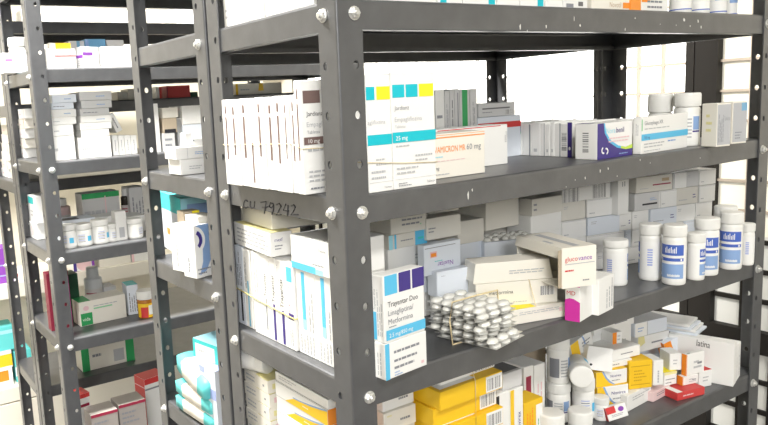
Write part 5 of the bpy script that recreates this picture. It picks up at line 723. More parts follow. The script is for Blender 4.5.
carton('medicine_carton','upright yellow carton in the middle of the heap','medicine box','cartons heaped on the bottom shelf',(0.5953, 0.0568, -0.3556),(0.0391, 0.028, 0.0453),(0.0, 0.0, -24.0),'yellow',[('s', 'f', 0.2, 0.25, 0.75, 0.7, 4, 'dy'), ('q', 'f', 0.06, 0.8, 0.9, 0.83, 'dy'), ('q', 'f', 0.06, 0.14, 0.9, 0.17, 'dy')])
carton('medicine_carton','upright white carton pressed against the right of the yellow upright carton','medicine box','cartons heaped on the bottom shelf',(0.6273, 0.0482, -0.3556),(0.0172, 0.03, 0.0408),(0.0, 0.0, -24.0),'white',[('s', 'f', 0.3, 0.1, 0.7, 0.8, 1, 'lg', True)])
carton('medicine_carton','grey white carton with a yellow top on the pinkish grey carton','medicine box','cartons heaped on the bottom shelf',(0.6642, 0.0536, -0.366),(0.0252, 0.035, 0.0221),(0.0, 0.0, -15.0),'white',[('q', 'f', 0, 0.8, 1, 1, 'ye'), ('q', 't', 0, 0, 1, 1, 'y'), ('q', 'f', 0.1, 0.42, 0.85, 0.48, 'g'), ('s', 'f', 0.1, 0.1, 0.9, 0.3, 1, 'g')])
carton('medicine_carton','pale carton at the back of the heap behind the yellow upright carton','medicine box','cartons heaped on the bottom shelf',(0.7184, 0.14, -0.3822),(0.0987, 0.07, 0.0505),(0.0, 0.0, 0.0),'bluish',[])
carton('medicine_carton','white carton with a yellow left end and a grey line, upper back heap','medicine box','cartons heaped on the bottom shelf',(0.7081, 0.117, -0.3313),(0.0731, 0.05, 0.0272),(0.0, 0.0, -9.0),'white',[('p', 'f', [(0, 0.3), (0.22, 0.55), (0.18, 1), (0, 1)], 'ye'), ('q', 'f', 0.42, 0.42, 0.78, 0.52, 'g')])
carton('medicine_carton','greyish carton with an open blank left end, topmost right of the long cartons','medicine box','cartons heaped on the bottom shelf',(0.7029, 0.1188, -0.3037),(0.075, 0.05, 0.0239),(0.0, 0.0, -9.0),'bluish',[('q', 'f', 0, 0, 0.36, 1, 'w'), ('s', 'f', 0.08, 0.3, 0.3, 0.7, 2, 'lb'), ('q', 'f', 0.36, 0, 0.38, 1, 'lg'), ('q', 't', 0, 0, 1, 1, 'lg')])
carton('medicine_carton','white carton with an orange left end at the right foot of the heap','medicine box','cartons heaped on the bottom shelf',(0.6929, 0.0273, -0.3687),(0.0322, 0.0108, 0.0151),(0.0, 0.0, -14.0),'white',[('q', 'f', 0, 0, 0.03, 1, 'o'), ('q', 'l', 0, 0, 1, 1, 'o'), ('s', 'f', 0.4, 0.2, 0.9, 0.7, 2, 'lg'), ('q', 'f', 0.6, 0.45, 0.85, 0.55, 'g')])
carton('medicine_carton','flat red carton at the front edge under the orange ended cartons','medicine box','cartons heaped on the bottom shelf',(0.675, 0.0242, -0.3822),(0.058, 0.03, 0.013),(0.0, 0.0, -12.0),'red',[('q', 't', 0, 0, 0.2, 1, 'w'), ('s', 'f', 0.2, 0.3, 0.9, 0.7, 1, 'pk')])
carton('medicine_carton','white carton with a red top beside the large black lettered white carton','medicine box','cartons heaped on the bottom shelf',(0.7333, 0.0322, -0.3822),(0.0277, 0.028, 0.028),(0.0, 0.0, -14.0),'white',[('q', 't', 0, 0, 1, 1, 'r'), ('s', 'f', 0.3, 0.3, 0.8, 0.7, 2, 'lg')])
carton('medicine_carton','white black dotted carton with an orange left end, near the black lettered one','medicine box','cartons heaped on the bottom shelf',(0.7026, 0.0245, -0.3532),(0.0408, 0.0082, 0.0357),(0.0, 0.0, -10.0),'white',[('q', 'f', 0, 0, 0.03, 1, 'o'), ('q', 'l', 0, 0, 1, 1, 'o'), ('s', 'f', 0.4, 0.2, 0.9, 0.7, 2, 'lg'), ('q', 'f', 0.6, 0.45, 0.85, 0.55, 'g'), ('e', 't', 0.2, 0.4, 0.1, 0.1, 'dgr')])
carton('medicine_carton','plain white carton wedged left of the tilted orange ended carton','medicine box','cartons heaped on the bottom shelf',(0.6778, 0.0483, -0.3434),(0.0189, 0.03, 0.0279),(0.0, 0.0, -30.0),'white',[('s', 'f', 0.3, 0.3, 0.7, 0.7, 2, 'lg')])
carton('medicine_carton','pale carton deep in the heap behind the orange ended cartons','medicine box','cartons heaped on the bottom shelf',(0.7919, 0.125, -0.3822),(0.0763, 0.06, 0.0241),(0.0, 0.0, 0.0),'bluish',[])
carton('medicine_carton','grey carton with an orange end tilted at the back right of the heap','medicine box','cartons heaped on the bottom shelf',(0.751, 0.0789, -0.34),(0.05, 0.024, 0.028),(0.0, -20.0, -25.0),'bluish',[('q', 'f', 0, 0, 0.26, 1, 'o'), ('s', 'f', 0.5, 0.2, 0.9, 0.8, 2, 'g'), ('q', 'l', 0, 0, 1, 1, 'o')])
carton('medicine_carton','large white carton with black letters, near the right post','medicine box','large white cartons by the right post',(0.7593, 0.0411, -0.3822),(0.022, 0.098, 0.0733),(0.0, 0.0, 16.0),'white',[('t', 'l', 'latina', 0.44, 0.82, 0.16, 'k', -3, 0.27), ('s', 'l', 0.1, 0.1, 0.3, 0.2, 1, 'lg')])
carton('medicine_carton','slim white carton squeezed behind the black lettered large carton','medicine box','large white cartons by the right post',(0.7761, 0.0448, -0.3822),(0.01, 0.095, 0.064),(0.0, 0.0, 16.0),'white',[('s', 'f', 0.3, 0.1, 0.7, 0.9, 1, 'lg', True)])
carton('medicine_carton','large white carton closest to the right post','medicine box','large white cartons by the right post',(0.7928, 0.0496, -0.3822),(0.022, 0.095, 0.062),(0.0, 0.0, 16.0),'white',[('s', 'f', 0.3, 0.1, 0.7, 0.9, 1, 'lg', True)])
carton('medicine_carton','flat white packet in the pile lying behind the black lettered large carton, bottom one','medicine box','flat packets behind the black lettered large carton',(0.7641, 0.1317, -0.3085),(0.055, 0.16, 0.0042),(0.0, 0.0, 12.0),'bluish',[('s', 'f', 0.1, 0.3, 0.9, 0.7, 1, 'g'), ('s', 'l', 0.1, 0.3, 0.9, 0.7, 1, 'g')])
carton('medicine_carton','flat white packet in the pile lying behind the black lettered large carton, second one up','medicine box','flat packets behind the black lettered large carton',(0.7609, 0.1352, -0.3039),(0.055, 0.16, 0.0042),(0.0, 0.0, 15.0),'white',[('s', 'f', 0.1, 0.3, 0.9, 0.7, 1, 'g'), ('s', 'l', 0.1, 0.3, 0.9, 0.7, 1, 'g')])
carton('medicine_carton','flat white packet in the pile lying behind the black lettered large carton, third one up','medicine box','flat packets behind the black lettered large carton',(0.7577, 0.1387, -0.2993),(0.055, 0.16, 0.0042),(0.0, 0.0, 12.0),'bluish',[('s', 'f', 0.1, 0.3, 0.9, 0.7, 1, 'g'), ('s', 'l', 0.1, 0.3, 0.9, 0.7, 1, 'g')])
carton('medicine_carton','flat white packet in the pile lying behind the black lettered large carton, top one','medicine box','flat packets behind the black lettered large carton',(0.7545, 0.1422, -0.2947),(0.055, 0.16, 0.0042),(0.0, 0.0, 15.0),'white',[('s', 'f', 0.1, 0.3, 0.9, 0.7, 1, 'g'), ('s', 'l', 0.1, 0.3, 0.9, 0.7, 1, 'g')])
carton('medicine_carton','white carton at the bottom of the small stack on the rear rack','medicine box','white cartons on the rear rack seen between the posts',(0.0246, 0.4325, 0.0178),(0.0479, 0.045, 0.0231),(0.0, 0.0, 0.0),'white',[('s', 'f', 0.3, 0.3, 0.8, 0.6, 2, 'lg')])
carton('medicine_carton','long white carton on top of the small stack on the rear rack','medicine box','white cartons on the rear rack seen between the posts',(0.0259, 0.431, 0.0413),(0.0626, 0.042, 0.0179),(0.0, 0.0, 0.0),'white',[('s', 'f', 0.5, 0.3, 0.9, 0.6, 2, 'lb'), ('q', 'f', 0.3, 0, 0.31, 1, 'lg')])
carton('medicine_carton','small upright white carton on top of the rear rack stack, left one','medicine box','white cartons on the rear rack seen between the posts',(0.0238, 0.435, 0.0596),(0.0099, 0.02, 0.02),(0.0, 0.0, 0.0),'white',[])
carton('medicine_carton','white carton on top of the rear rack stack, next to the right post','medicine box','white cartons on the rear rack seen between the posts',(0.0407, 0.4325, 0.0596),(0.0251, 0.025, 0.0104),(0.0, 0.0, 0.0),'white',[('q', 'f', 0, 0.7, 0.1, 0.9, 'g')])
carton('medicine_carton','white carton with a light blue swoosh, standing on the rear rack','medicine box','blue swoosh cartons',(0.0074, 0.3859, -0.1322),(0.0316, 0.0311, 0.0791),(0.0, 0.0, 12.0),'white',[('p', 'f', [(0.12, 1), (1, 1), (1, 0.4), (0.6, 0.12), (0.2, 0.05), (0.42, 0.3), (0.45, 0.55), (0.35, 0.8)], 'lb'), ('a', 'f', -0.05, 0.72, 0.21, 0.27, -60, 75, 'w'), ('a', 'f', -0.05, 0.72, 0.13, 0.2, -50, 60, 'nb'), ('s', 'f', 0.1, 0.05, 0.9, 0.2, 2, 'g'), ('s', 'l', 0.35, 0.1, 0.6, 0.6, 1, 'g', True), ('s', 'l', 0.7, 0.1, 0.85, 0.6, 1, 'lg', True)])
carton('medicine_carton','white carton standing behind the light blue swoosh carton','medicine box','blue swoosh cartons',(0.0219, 0.4396, -0.1322),(0.0523, 0.0344, 0.0726),(0.0, 0.0, 12.0),'white',[('s', 'l', 0.3, 0.1, 0.6, 0.8, 1, 'lg', True)])
carton('medicine_carton','white carton with a turquoise top band at the back of the rear rack','medicine box',None,(0.0722, 0.5746, -0.1322),(0.0505, 0.1477, 0.1023),(0.0, 0.0, -8.0),'bluish',[('q', 'l', 0, 0.72, 1, 1, 'te'), ('q', 'l', 0.88, 0, 1, 1, 'te'), ('s', 'l', 0.3, 0.2, 0.7, 0.5, 1, 'o'), ('q', 'f', 0, 0, 1, 1, 'lc'), ('q', 'f', 0.2, 0.1, 0.9, 0.9, 'lb'), ('q', 't', 0, 0, 1, 1, 'te')])
carton('medicine_carton','small white carton standing on the light blue swoosh carton by the post','medicine box',None,(0.0226, 0.4004, -0.0527),(0.0307, 0.04, 0.0098),(0.0, 0.0, 4.0),'cream',[])
carton('medicine_carton','yellow ended slim carton lying behind the light blue swoosh carton','medicine box',None,(0.0346, 0.4725, -0.1322),(0.0281, 0.025, 0.0872),(0.0, 0.0, 0.0),'tan',[('q', 'f', 0.55, 0.86, 1, 1, 'y'), ('s', 'f', 0.1, 0.6, 0.9, 0.9, 2, 'g')])
soft_pack('teal and white soft pack, bottom one of the pile on the low rear shelf', 'teal and white soft packs', (0.049, 0.445, -0.3798), 0.125, 0.092, 0.0245, (0, 0, -86), 'teal', 'cream')
soft_pack('teal and white soft pack, middle one of the pile on the low rear shelf', 'teal and white soft packs', (0.049, 0.445, -0.355), 0.125, 0.092, 0.0245, (0, 0, -88), 'teal', 'cream')
soft_pack('teal and white soft pack, top one of the pile on the low rear shelf', 'teal and white soft packs', (0.049, 0.445, -0.3262), 0.125, 0.092, 0.034, (0, 5, -94), 'teal', 'cream')
carton('medicine_carton','tall white carton with blue violet panels, on the low rear shelf beside the soft packs','medicine box',None,(0.0329, 0.3929, -0.3822),(0.045, 0.0483, 0.1027),(0.0, 0.0, 4.0),'bluish',[('q', 'l', 0, 0.62, 0.42, 0.76, 'pb'), ('q', 'l', 0.5, 0.54, 1, 0.7, 'pb'), ('q', 'l', 0, 0.9, 0.35, 1, 'pb'), ('q', 't', 0.3, 0.5, 0.9, 1, 'pb'), ('q', 't', 0, 0, 0.4, 0.4, 'pb'), ('s', 'l', 0.2, 0.1, 0.7, 0.4, 2, 'lg')])
carton('medicine_carton','white and teal carton lying on the tall carton and the soft packs','medicine box',None,(0.0478, 0.4194, -0.2783),(0.05, 0.0727, 0.03),(0.0, 0.0, 10.0),'white',[('q', 'l', 0, 0.8, 1, 1, 'te'), ('q', 'l', 0.0, 0, 0.08, 1, 'te'), ('q', 'l', 0.8, 0, 1, 1, 'te'), ('q', 't', 0, 0, 1, 1, 'lc'), ('s', 'l', 0.2, 0.3, 0.6, 0.6, 1, 'lg')])
carton('medicine_carton','white carton with a red stripe on the upper shelf across the aisle','medicine box','cartons on the upper shelf across the aisle',(0.0064, 1.07, 0.2178),(0.0648, 0.08, 0.0419),(0.0, 0.0, 0.0),'white',[('q', 'f', 0.3, 0.6, 1, 0.67, 'r'), ('s', 'f', 0.4, 0.2, 0.8, 0.4, 2, 'lg')])
carton('medicine_carton','yellow topped carton lying on the red striped carton','medicine box','cartons on the upper shelf across the aisle',(0.0087, 1.065, 0.2601),(0.0475, 0.05, 0.0132),(0.0, 0.0, 0.0),'cream',[('q', 'f', 0.3, 0, 1, 1, 'yl')])
carton('medicine_carton','white carton with a violet stripe, right of the red striped carton','medicine box','cartons on the upper shelf across the aisle',(0.0706, 1.0486, 0.2178),(0.0433, 0.0238, 0.0468),(0.0, 0.0, 20.0),'white',[('q', 'f', 0, 0.6, 0.6, 0.74, 'pu'), ('q', 'l', 0, 0.48, 1, 0.62, 'pu'), ('s', 'l', 0.2, 0.1, 0.8, 0.4, 3, 'lg')])
carton('medicine_carton','white carton with a small name line, rightmost on the upper shelf across the aisle','medicine box','cartons on the upper shelf across the aisle',(0.1313, 1.07, 0.2178),(0.068, 0.08, 0.0467),(0.0, 0.0, 0.0),'white',[('s', 'f', 0.3, 0.66, 0.85, 0.74, 1, 'g'), ('q', 'f', 0.1, 0.1, 0.14, 0.3, 'lgr'), ('q', 'f', 0.3, 0.1, 0.36, 0.3, 'lgr')])
carton('medicine_carton','blue carton behind the violet striped carton','medicine box','cartons on the upper shelf across the aisle',(0.1139, 1.145, 0.2178),(0.0481, 0.05, 0.0724),(0.0, 0.0, 0.0),'blue',[('q', 'f', 0, 0, 0.15, 1, 'lb')])
carton('medicine_carton','blue grey carton behind the red striped carton','medicine box','cartons on the upper shelf across the aisle',(0.0717, 1.155, 0.2178),(0.0376, 0.05, 0.0688),(0.0, 0.0, 0.0),'grey',[('q', 'f', 0.5, 0, 0.7, 1, 'sb')])
carton('medicine_carton','grey carton behind the carton with a small name line','medicine box','cartons on the upper shelf across the aisle',(0.1615, 1.145, 0.2178),(0.0421, 0.05, 0.0701),(0.0, 0.0, 0.0),'grey',[])
carton('medicine_carton','white carton with a blue violet word at the left end of the upper shelf','medicine box','left end of the upper shelf across the aisle',(-0.0767, 1.185, 0.2178),(0.0269, 0.05, 0.0452),(0.0, 0.0, 0.0),'white',[('q', 'f', 0.2, 0.6, 0.8, 0.7, 'pu'), ('s', 'f', 0.2, 0.2, 0.8, 0.4, 1, 'lg')])
carton('medicine_carton','white carton with a blue edge at the left end of the upper shelf','medicine box','left end of the upper shelf across the aisle',(-0.0586, 1.175, 0.2178),(0.0129, 0.05, 0.0486),(0.0, 0.0, 0.0),'white',[('q', 'f', 0.0, 0, 0.5, 0.9, 'lc')])
carton('medicine_carton','white carton third at the left end of the upper shelf','medicine box','left end of the upper shelf across the aisle',(-0.0496, 1.145, 0.2178),(0.0171, 0.05, 0.0459),(0.0, 0.0, 0.0),'white',[('s', 'f', 0.2, 0.2, 0.8, 0.8, 3, 'lg')])
tub('white tub behind the cartons at the left end of the upper shelf', (-0.0401, 1.22, 0.2178), 0.022, 0.085, 'plain', None, -120.0, 0.25)
carton('medicine_carton','white carton in the left middle shelf block across the aisle, bottom one','medicine box','white cartons stacked on the middle shelf across the aisle',(-0.0103, 1.075, 0.0178),(0.0572, 0.09, 0.0537),(0.0, 0.0, 0.0),'white',[('s', 'f', 0.1, 0.3, 0.5, 0.6, 1, 'lg')])
carton('medicine_carton','white carton in the left middle shelf block across the aisle, second from bottom','medicine box','white cartons stacked on the middle shelf across the aisle',(-0.0058, 1.075, 0.0719),(0.0476, 0.09, 0.024),(0.0, 0.0, 0.0),'white',[('s', 'f', 0.1, 0.3, 0.5, 0.6, 1, 'lg')])
carton('medicine_carton','white carton in the left middle shelf block across the aisle, third from bottom','medicine box','white cartons stacked on the middle shelf across the aisle',(-0.0019, 1.075, 0.0963),(0.0556, 0.09, 0.0159),(0.0, 0.0, 0.0),'white',[('s', 'f', 0.1, 0.3, 0.5, 0.6, 1, 'lg')])
carton('medicine_carton','white carton in the left middle shelf block across the aisle, fourth from bottom','medicine box','white cartons stacked on the middle shelf across the aisle',(0.0004, 1.075, 0.1126),(0.0543, 0.09, 0.0168),(0.0, 0.0, 0.0),'white',[('s', 'f', 0.5, 0.3, 0.9, 0.6, 1, 'lb')])
carton('medicine_carton','white carton in the left middle shelf block across the aisle, fifth from bottom','medicine box','white cartons stacked on the middle shelf across the aisle',(-0.0013, 1.075, 0.1298),(0.05, 0.09, 0.0136),(0.0, 0.0, 0.0),'bluish',[('s', 'f', 0.1, 0.3, 0.9, 0.6, 1, 'g')])
carton('medicine_carton','white carton in the left middle shelf block across the aisle, top one','medicine box','white cartons stacked on the middle shelf across the aisle',(0.0041, 1.075, 0.1438),(0.0529, 0.09, 0.0177),(0.0, 0.0, 0.0),'bluish',[('s', 'f', 0.5, 0.3, 0.9, 0.6, 1, 'lb')])
carton('medicine_carton','white carton in the right middle shelf block across the aisle, bottom one','medicine box','white cartons stacked on the middle shelf across the aisle',(0.0628, 1.075, 0.0178),(0.0737, 0.09, 0.0469),(0.0, 0.0, 0.0),'white',[('s', 'f', 0.1, 0.3, 0.5, 0.6, 1, 'lg')])
carton('medicine_carton','white carton in the right middle shelf block across the aisle, second from bottom','medicine box','white cartons stacked on the middle shelf across the aisle',(0.0663, 1.075, 0.0651),(0.0636, 0.09, 0.0157),(0.0, 0.0, 0.0),'white',[('s', 'f', 0.1, 0.3, 0.5, 0.6, 1, 'lg')])
carton('medicine_carton','white carton in the right middle shelf block across the aisle, third from bottom','medicine box','white cartons stacked on the middle shelf across the aisle',(0.0694, 1.075, 0.0813),(0.0721, 0.09, 0.0152),(0.0, 0.0, 0.0),'white',[('s', 'f', 0.1, 0.3, 0.5, 0.6, 1, 'lg')])
carton('medicine_carton','white carton in the right middle shelf block across the aisle, fourth from bottom','medicine box','white cartons stacked on the middle shelf across the aisle',(0.0716, 1.075, 0.0969),(0.0707, 0.09, 0.015),(0.0, 0.0, 0.0),'white',[('s', 'f', 0.5, 0.3, 0.9, 0.6, 1, 'lb')])
carton('medicine_carton','white carton in the right middle shelf block across the aisle, fifth from bottom','medicine box','white cartons stacked on the middle shelf across the aisle',(0.0694, 1.075, 0.1122),(0.0661, 0.09, 0.0162),(0.0, 0.0, 0.0),'grey',[('s', 'f', 0.1, 0.3, 0.9, 0.6, 1, 'g')])
carton('medicine_carton','white carton in the right middle shelf block across the aisle, sixth from bottom','medicine box','white cartons stacked on the middle shelf across the aisle',(0.0753, 1.075, 0.1288),(0.0692, 0.09, 0.0171),(0.0, 0.0, 0.0),'grey',[('s', 'f', 0.5, 0.3, 0.9, 0.6, 1, 'lb')])
carton('medicine_carton','white carton in the right middle shelf block across the aisle, top one','medicine box','white cartons stacked on the middle shelf across the aisle',(0.0749, 1.075, 0.1463),(0.0732, 0.09, 0.0195),(0.0, 0.0, 0.0),'grey',[('s', 'f', 0.5, 0.3, 0.9, 0.6, 1, 'lb')])
carton('medicine_carton','small white carton spine, first of four right of the white blocks','medicine box','small spines right of the white blocks',(0.114, 1.077, 0.0178),(0.0136, 0.07, 0.0468),(0.0, 0.0, 0.0),'white',[('s', 'f', 0.3, 0.2, 0.7, 0.8, 1, 'lg', True)])
carton('medicine_carton','small white carton spine, second of four right of the white blocks','medicine box','small spines right of the white blocks',(0.1288, 1.077, 0.0178),(0.0137, 0.07, 0.0458),(0.0, 0.0, 0.0),'white',[('s', 'f', 0.3, 0.2, 0.7, 0.8, 1, 'lg', True)])
carton('medicine_carton','small white carton spine, third of four right of the white blocks','medicine box','small spines right of the white blocks',(0.1438, 1.077, 0.0178),(0.0139, 0.07, 0.0448),(0.0, 0.0, 0.0),'white',[('s', 'f', 0.3, 0.2, 0.7, 0.8, 1, 'lg', True)])
carton('medicine_carton','small white carton spine, fourth of four right of the white blocks','medicine box','small spines right of the white blocks',(0.1589, 1.077, 0.0178),(0.014, 0.07, 0.0437),(0.0, 0.0, 0.0),'white',[('s', 'f', 0.3, 0.2, 0.7, 0.8, 1, 'lg', True)])
carton('medicine_carton','white carton leaning at an angle on the small spines','medicine box',None,(0.1314, 1.08, 0.0723),(0.016, 0.05, 0.045),(0.0, -24.0, 0.0),'white',[('s', 'f', 0.3, 0.2, 0.7, 0.8, 1, 'g', True)])
carton('medicine_carton','carton at the middle shelf left end, third pile from the post, bottom layer','medicine box','left end of the middle shelf across the aisle',(-0.015, 1.5364, -0.0444),(0.06, 0.0926, 0.0235),(0.0, 0.0, 0.0),'white',[('s', 'l', 0.2, 0.3, 0.7, 0.6, 1, 'pk'), ('q', 'l', 0.85, 0, 0.9, 1, 'pk')])
carton('medicine_carton','carton at the middle shelf left end, third pile from the post, second layer','medicine box','left end of the middle shelf across the aisle',(-0.015, 1.5228, -0.0205),(0.06, 0.0919, 0.0235),(0.0, 0.0, 0.0),'cream',[('s', 'l', 0.2, 0.3, 0.7, 0.6, 1, 'pk'), ('q', 'l', 0.85, 0, 0.9, 1, 'tan')])
carton('medicine_carton','carton at the middle shelf left end, third pile from the post, third layer','medicine box','left end of the middle shelf across the aisle',(-0.015, 1.5092, 0.0034),(0.06, 0.0912, 0.0235),(0.0, 0.0, 0.0),'white',[('s', 'l', 0.2, 0.3, 0.7, 0.6, 1, 'pk'), ('q', 'l', 0.85, 0, 0.9, 1, 'pk')])
carton('medicine_carton','carton at the middle shelf left end, third pile from the post, fourth layer','medicine box','left end of the middle shelf across the aisle',(-0.015, 1.4957, 0.0273),(0.06, 0.0905, 0.0235),(0.0, 0.0, 0.0),'cream',[('s', 'l', 0.2, 0.3, 0.7, 0.6, 1, 'pk'), ('q', 'l', 0.85, 0, 0.9, 1, 'tan')])
carton('medicine_carton','carton at the middle shelf left end, third pile from the post, fifth layer','medicine box','left end of the middle shelf across the aisle',(-0.015, 1.4821, 0.0512),(0.06, 0.0898, 0.0235),(0.0, 0.0, 0.0),'white',[('s', 'l', 0.2, 0.3, 0.7, 0.6, 1, 'pk'), ('q', 'l', 0.85, 0, 0.9, 1, 'pk')])
carton('medicine_carton','carton at the middle shelf left end, third pile from the post, sixth layer','medicine box','left end of the middle shelf across the aisle',(-0.015, 1.4685, 0.0751),(0.06, 0.0892, 0.0235),(0.0, 0.0, 0.0),'cream',[('s', 'l', 0.2, 0.3, 0.7, 0.6, 1, 'pk'), ('q', 'l', 0.85, 0, 0.9, 1, 'tan')])
carton('medicine_carton','carton at the middle shelf left end, second pile from the post, bottom layer','medicine box','left end of the middle shelf across the aisle',(-0.015, 1.4121, -0.0444),(0.06, 0.0832, 0.0235),(0.0, 0.0, 0.0),'cream',[('s', 'l', 0.2, 0.3, 0.7, 0.6, 1, 'pk'), ('q', 'l', 0.85, 0, 0.9, 1, 'pk')])
carton('medicine_carton','carton at the middle shelf left end, second pile from the post, second layer','medicine box','left end of the middle shelf across the aisle',(-0.015, 1.3994, -0.0205),(0.06, 0.0826, 0.0235),(0.0, 0.0, 0.0),'white',[('s', 'l', 0.2, 0.3, 0.7, 0.6, 1, 'pk'), ('q', 'l', 0.85, 0, 0.9, 1, 'tan')])
carton('medicine_carton','carton at the middle shelf left end, second pile from the post, third layer','medicine box','left end of the middle shelf across the aisle',(-0.015, 1.3868, 0.0034),(0.06, 0.0819, 0.0235),(0.0, 0.0, 0.0),'cream',[('s', 'l', 0.2, 0.3, 0.7, 0.6, 1, 'pk'), ('q', 'l', 0.85, 0, 0.9, 1, 'pk')])
carton('medicine_carton','carton at the middle shelf left end, second pile from the post, fourth layer','medicine box','left end of the middle shelf across the aisle',(-0.015, 1.3741, 0.0273),(0.06, 0.0813, 0.0235),(0.0, 0.0, 0.0),'white',[('s', 'l', 0.2, 0.3, 0.7, 0.6, 1, 'pk'), ('q', 'l', 0.85, 0, 0.9, 1, 'tan')])
carton('medicine_carton','carton at the middle shelf left end, second pile from the post, fifth layer','medicine box','left end of the middle shelf across the aisle',(-0.015, 1.3615, 0.0512),(0.06, 0.0807, 0.0235),(0.0, 0.0, 0.0),'cream',[('s', 'l', 0.2, 0.3, 0.7, 0.6, 1, 'pk'), ('q', 'l', 0.85, 0, 0.9, 1, 'pk')])
carton('medicine_carton','carton at the middle shelf left end, second pile from the post, sixth layer','medicine box','left end of the middle shelf across the aisle',(-0.015, 1.3488, 0.0751),(0.06, 0.0801, 0.0235),(0.0, 0.0, 0.0),'white',[('s', 'l', 0.2, 0.3, 0.7, 0.6, 1, 'pk'), ('q', 'l', 0.85, 0, 0.9, 1, 'tan')])
carton('medicine_carton','carton at the middle shelf left end, first pile from the post, bottom layer','medicine box','left end of the middle shelf across the aisle',(-0.015, 1.271, 0.0178),(0.06, 0.035, 0.0235),(0.0, 0.0, 0.0),'white',[('s', 'l', 0.2, 0.3, 0.7, 0.6, 1, 'pk'), ('q', 'l', 0.85, 0, 0.9, 1, 'pk')])
carton('medicine_carton','carton at the middle shelf left end, first pile from the post, second layer','medicine box','left end of the middle shelf across the aisle',(-0.015, 1.2652, 0.0417),(0.06, 0.0467, 0.0235),(0.0, 0.0, 0.0),'cream',[('s', 'l', 0.2, 0.3, 0.7, 0.6, 1, 'pk'), ('q', 'l', 0.85, 0, 0.9, 1, 'tan')])
carton('medicine_carton','carton at the middle shelf left end, first pile from the post, third layer','medicine box','left end of the middle shelf across the aisle',(-0.015, 1.2593, 0.0656),(0.06, 0.0584, 0.0235),(0.0, 0.0, 0.0),'white',[('s', 'l', 0.2, 0.3, 0.7, 0.6, 1, 'pk'), ('q', 'l', 0.85, 0, 0.9, 1, 'pk')])
carton('medicine_carton','carton at the middle shelf left end, first pile from the post, fourth layer','medicine box','left end of the middle shelf across the aisle',(-0.015, 1.2535, 0.0895),(0.06, 0.0701, 0.0235),(0.0, 0.0, 0.0),'cream',[('s', 'l', 0.2, 0.3, 0.7, 0.6, 1, 'pk'), ('q', 'l', 0.85, 0, 0.9, 1, 'tan')])
carton('medicine_carton','carton at the middle shelf left end, first pile from the post, fifth layer','medicine box','left end of the middle shelf across the aisle',(-0.015, 1.2432, 0.1134),(0.06, 0.0729, 0.0235),(0.0, 0.0, 0.0),'white',[('s', 'l', 0.2, 0.3, 0.7, 0.6, 1, 'pk'), ('q', 'l', 0.85, 0, 0.9, 1, 'pk')])
carton('medicine_carton','white carton edge showing right beside the back post of the rear rack, across the aisle','medicine box','cartons farther along the shelves across the aisle',(0.2086, 1.07, 0.0178),(0.0239, 0.08, 0.1144),(0.0, 0.0, 0.0),'white',[])
carton('medicine_carton','grey carton on the middle shelf across the aisle, above the small rear rack stack','medicine box','cartons farther along the shelves across the aisle',(0.2417, 1.07, 0.0178),(0.0321, 0.08, 0.0435),(0.0, 0.0, 0.0),'grey',[('s', 'f', 0.2, 0.2, 0.8, 0.8, 2, 'g')])
carton('medicine_carton','beige carton across the aisle on the grey one, above the rear rack stack','medicine box','cartons farther along the shelves across the aisle',(0.2473, 1.07, 0.0617),(0.0359, 0.08, 0.0348),(0.0, 0.0, 0.0),'tan',[('q', 'f', 0.1, 0, 0.9, 0.25, 'k')])
carton('medicine_carton','cream carton uppermost in the gap, across the aisle','medicine box','cartons farther along the shelves across the aisle',(0.2509, 1.07, 0.097),(0.0397, 0.08, 0.0242),(0.0, 0.0, 0.0),'cream',[])
carton('medicine_carton','grey upright carton across the aisle, just right of the grey and beige pile','medicine box','cartons farther along the shelves across the aisle',(0.2762, 1.08, 0.0178),(0.0137, 0.08, 0.0778),(0.0, 0.0, 0.0),'grey',[])
carton('medicine_carton','grey white carton across the aisle, close to the rear rack front post','medicine box','cartons farther along the shelves across the aisle',(0.308, 1.07, 0.0178),(0.0535, 0.08, 0.0603),(0.0, 0.0, 0.0),'bluish',[])
carton('medicine_carton','white carton across the aisle at shelf lip height, close to the rear rack front post','medicine box','cartons farther along the shelves across the aisle',(0.3116, 1.07, 0.0785),(0.0612, 0.08, 0.0451),(0.0, 0.0, 0.0),'white',[])
carton('medicine_carton','red block of cartons on the farthest rack, seen between the rear rack posts','medicine box','cartons on the farthest rack',(0.4064, 1.37, 0.1493),(0.0706, 0.08, 0.0336),(0.0, 0.0, 0.0),'red',[('q', 'f', 0, 0, 0.03, 1, 'dr')])
carton('medicine_carton','slim red and white carton left of the red block on the farthest rack','medicine box','cartons on the farthest rack',(0.3479, 1.36, 0.1493),(0.0164, 0.06, 0.0319),(0.0, 0.0, 0.0),'white',[('q', 'f', 0.5, 0, 1, 1, 'r')])
carton('medicine_carton','small green carton right of the red block on the farthest rack','medicine box','cartons on the farthest rack',(0.4551, 1.36, 0.1493),(0.0205, 0.06, 0.0142),(0.0, 0.0, 0.0),'dgreen',[])
carton('medicine_carton','cream carton with an orange mark on the farthest rack, above the 10 mg row','medicine box','cartons on the farthest rack',(0.6698, 1.37, 0.1493),(0.161, 0.08, 0.0324),(0.0, 0.0, 0.0),'cream',[('p', 'f', [(0.48, 0.3), (0.6, 0.3), (0.58, 1), (0.5, 1)], 'yl'), ('q', 'f', 0, 0, 0.05, 1, 'yl'), ('s', 'f', 0.1, 0.3, 0.4, 0.6, 1, 'lg')])
carton('medicine_carton','pale carton on the uppermost visible shelf of the farthest rack, first from the left','medicine box','cartons on the farthest rack',(0.0241, 1.365, 0.3523),(0.0536, 0.08, 0.0307),(0.0, 0.0, 0.0),'cream',[('q', 'f', 0.4, 0.2, 0.7, 0.5, 'lg')])
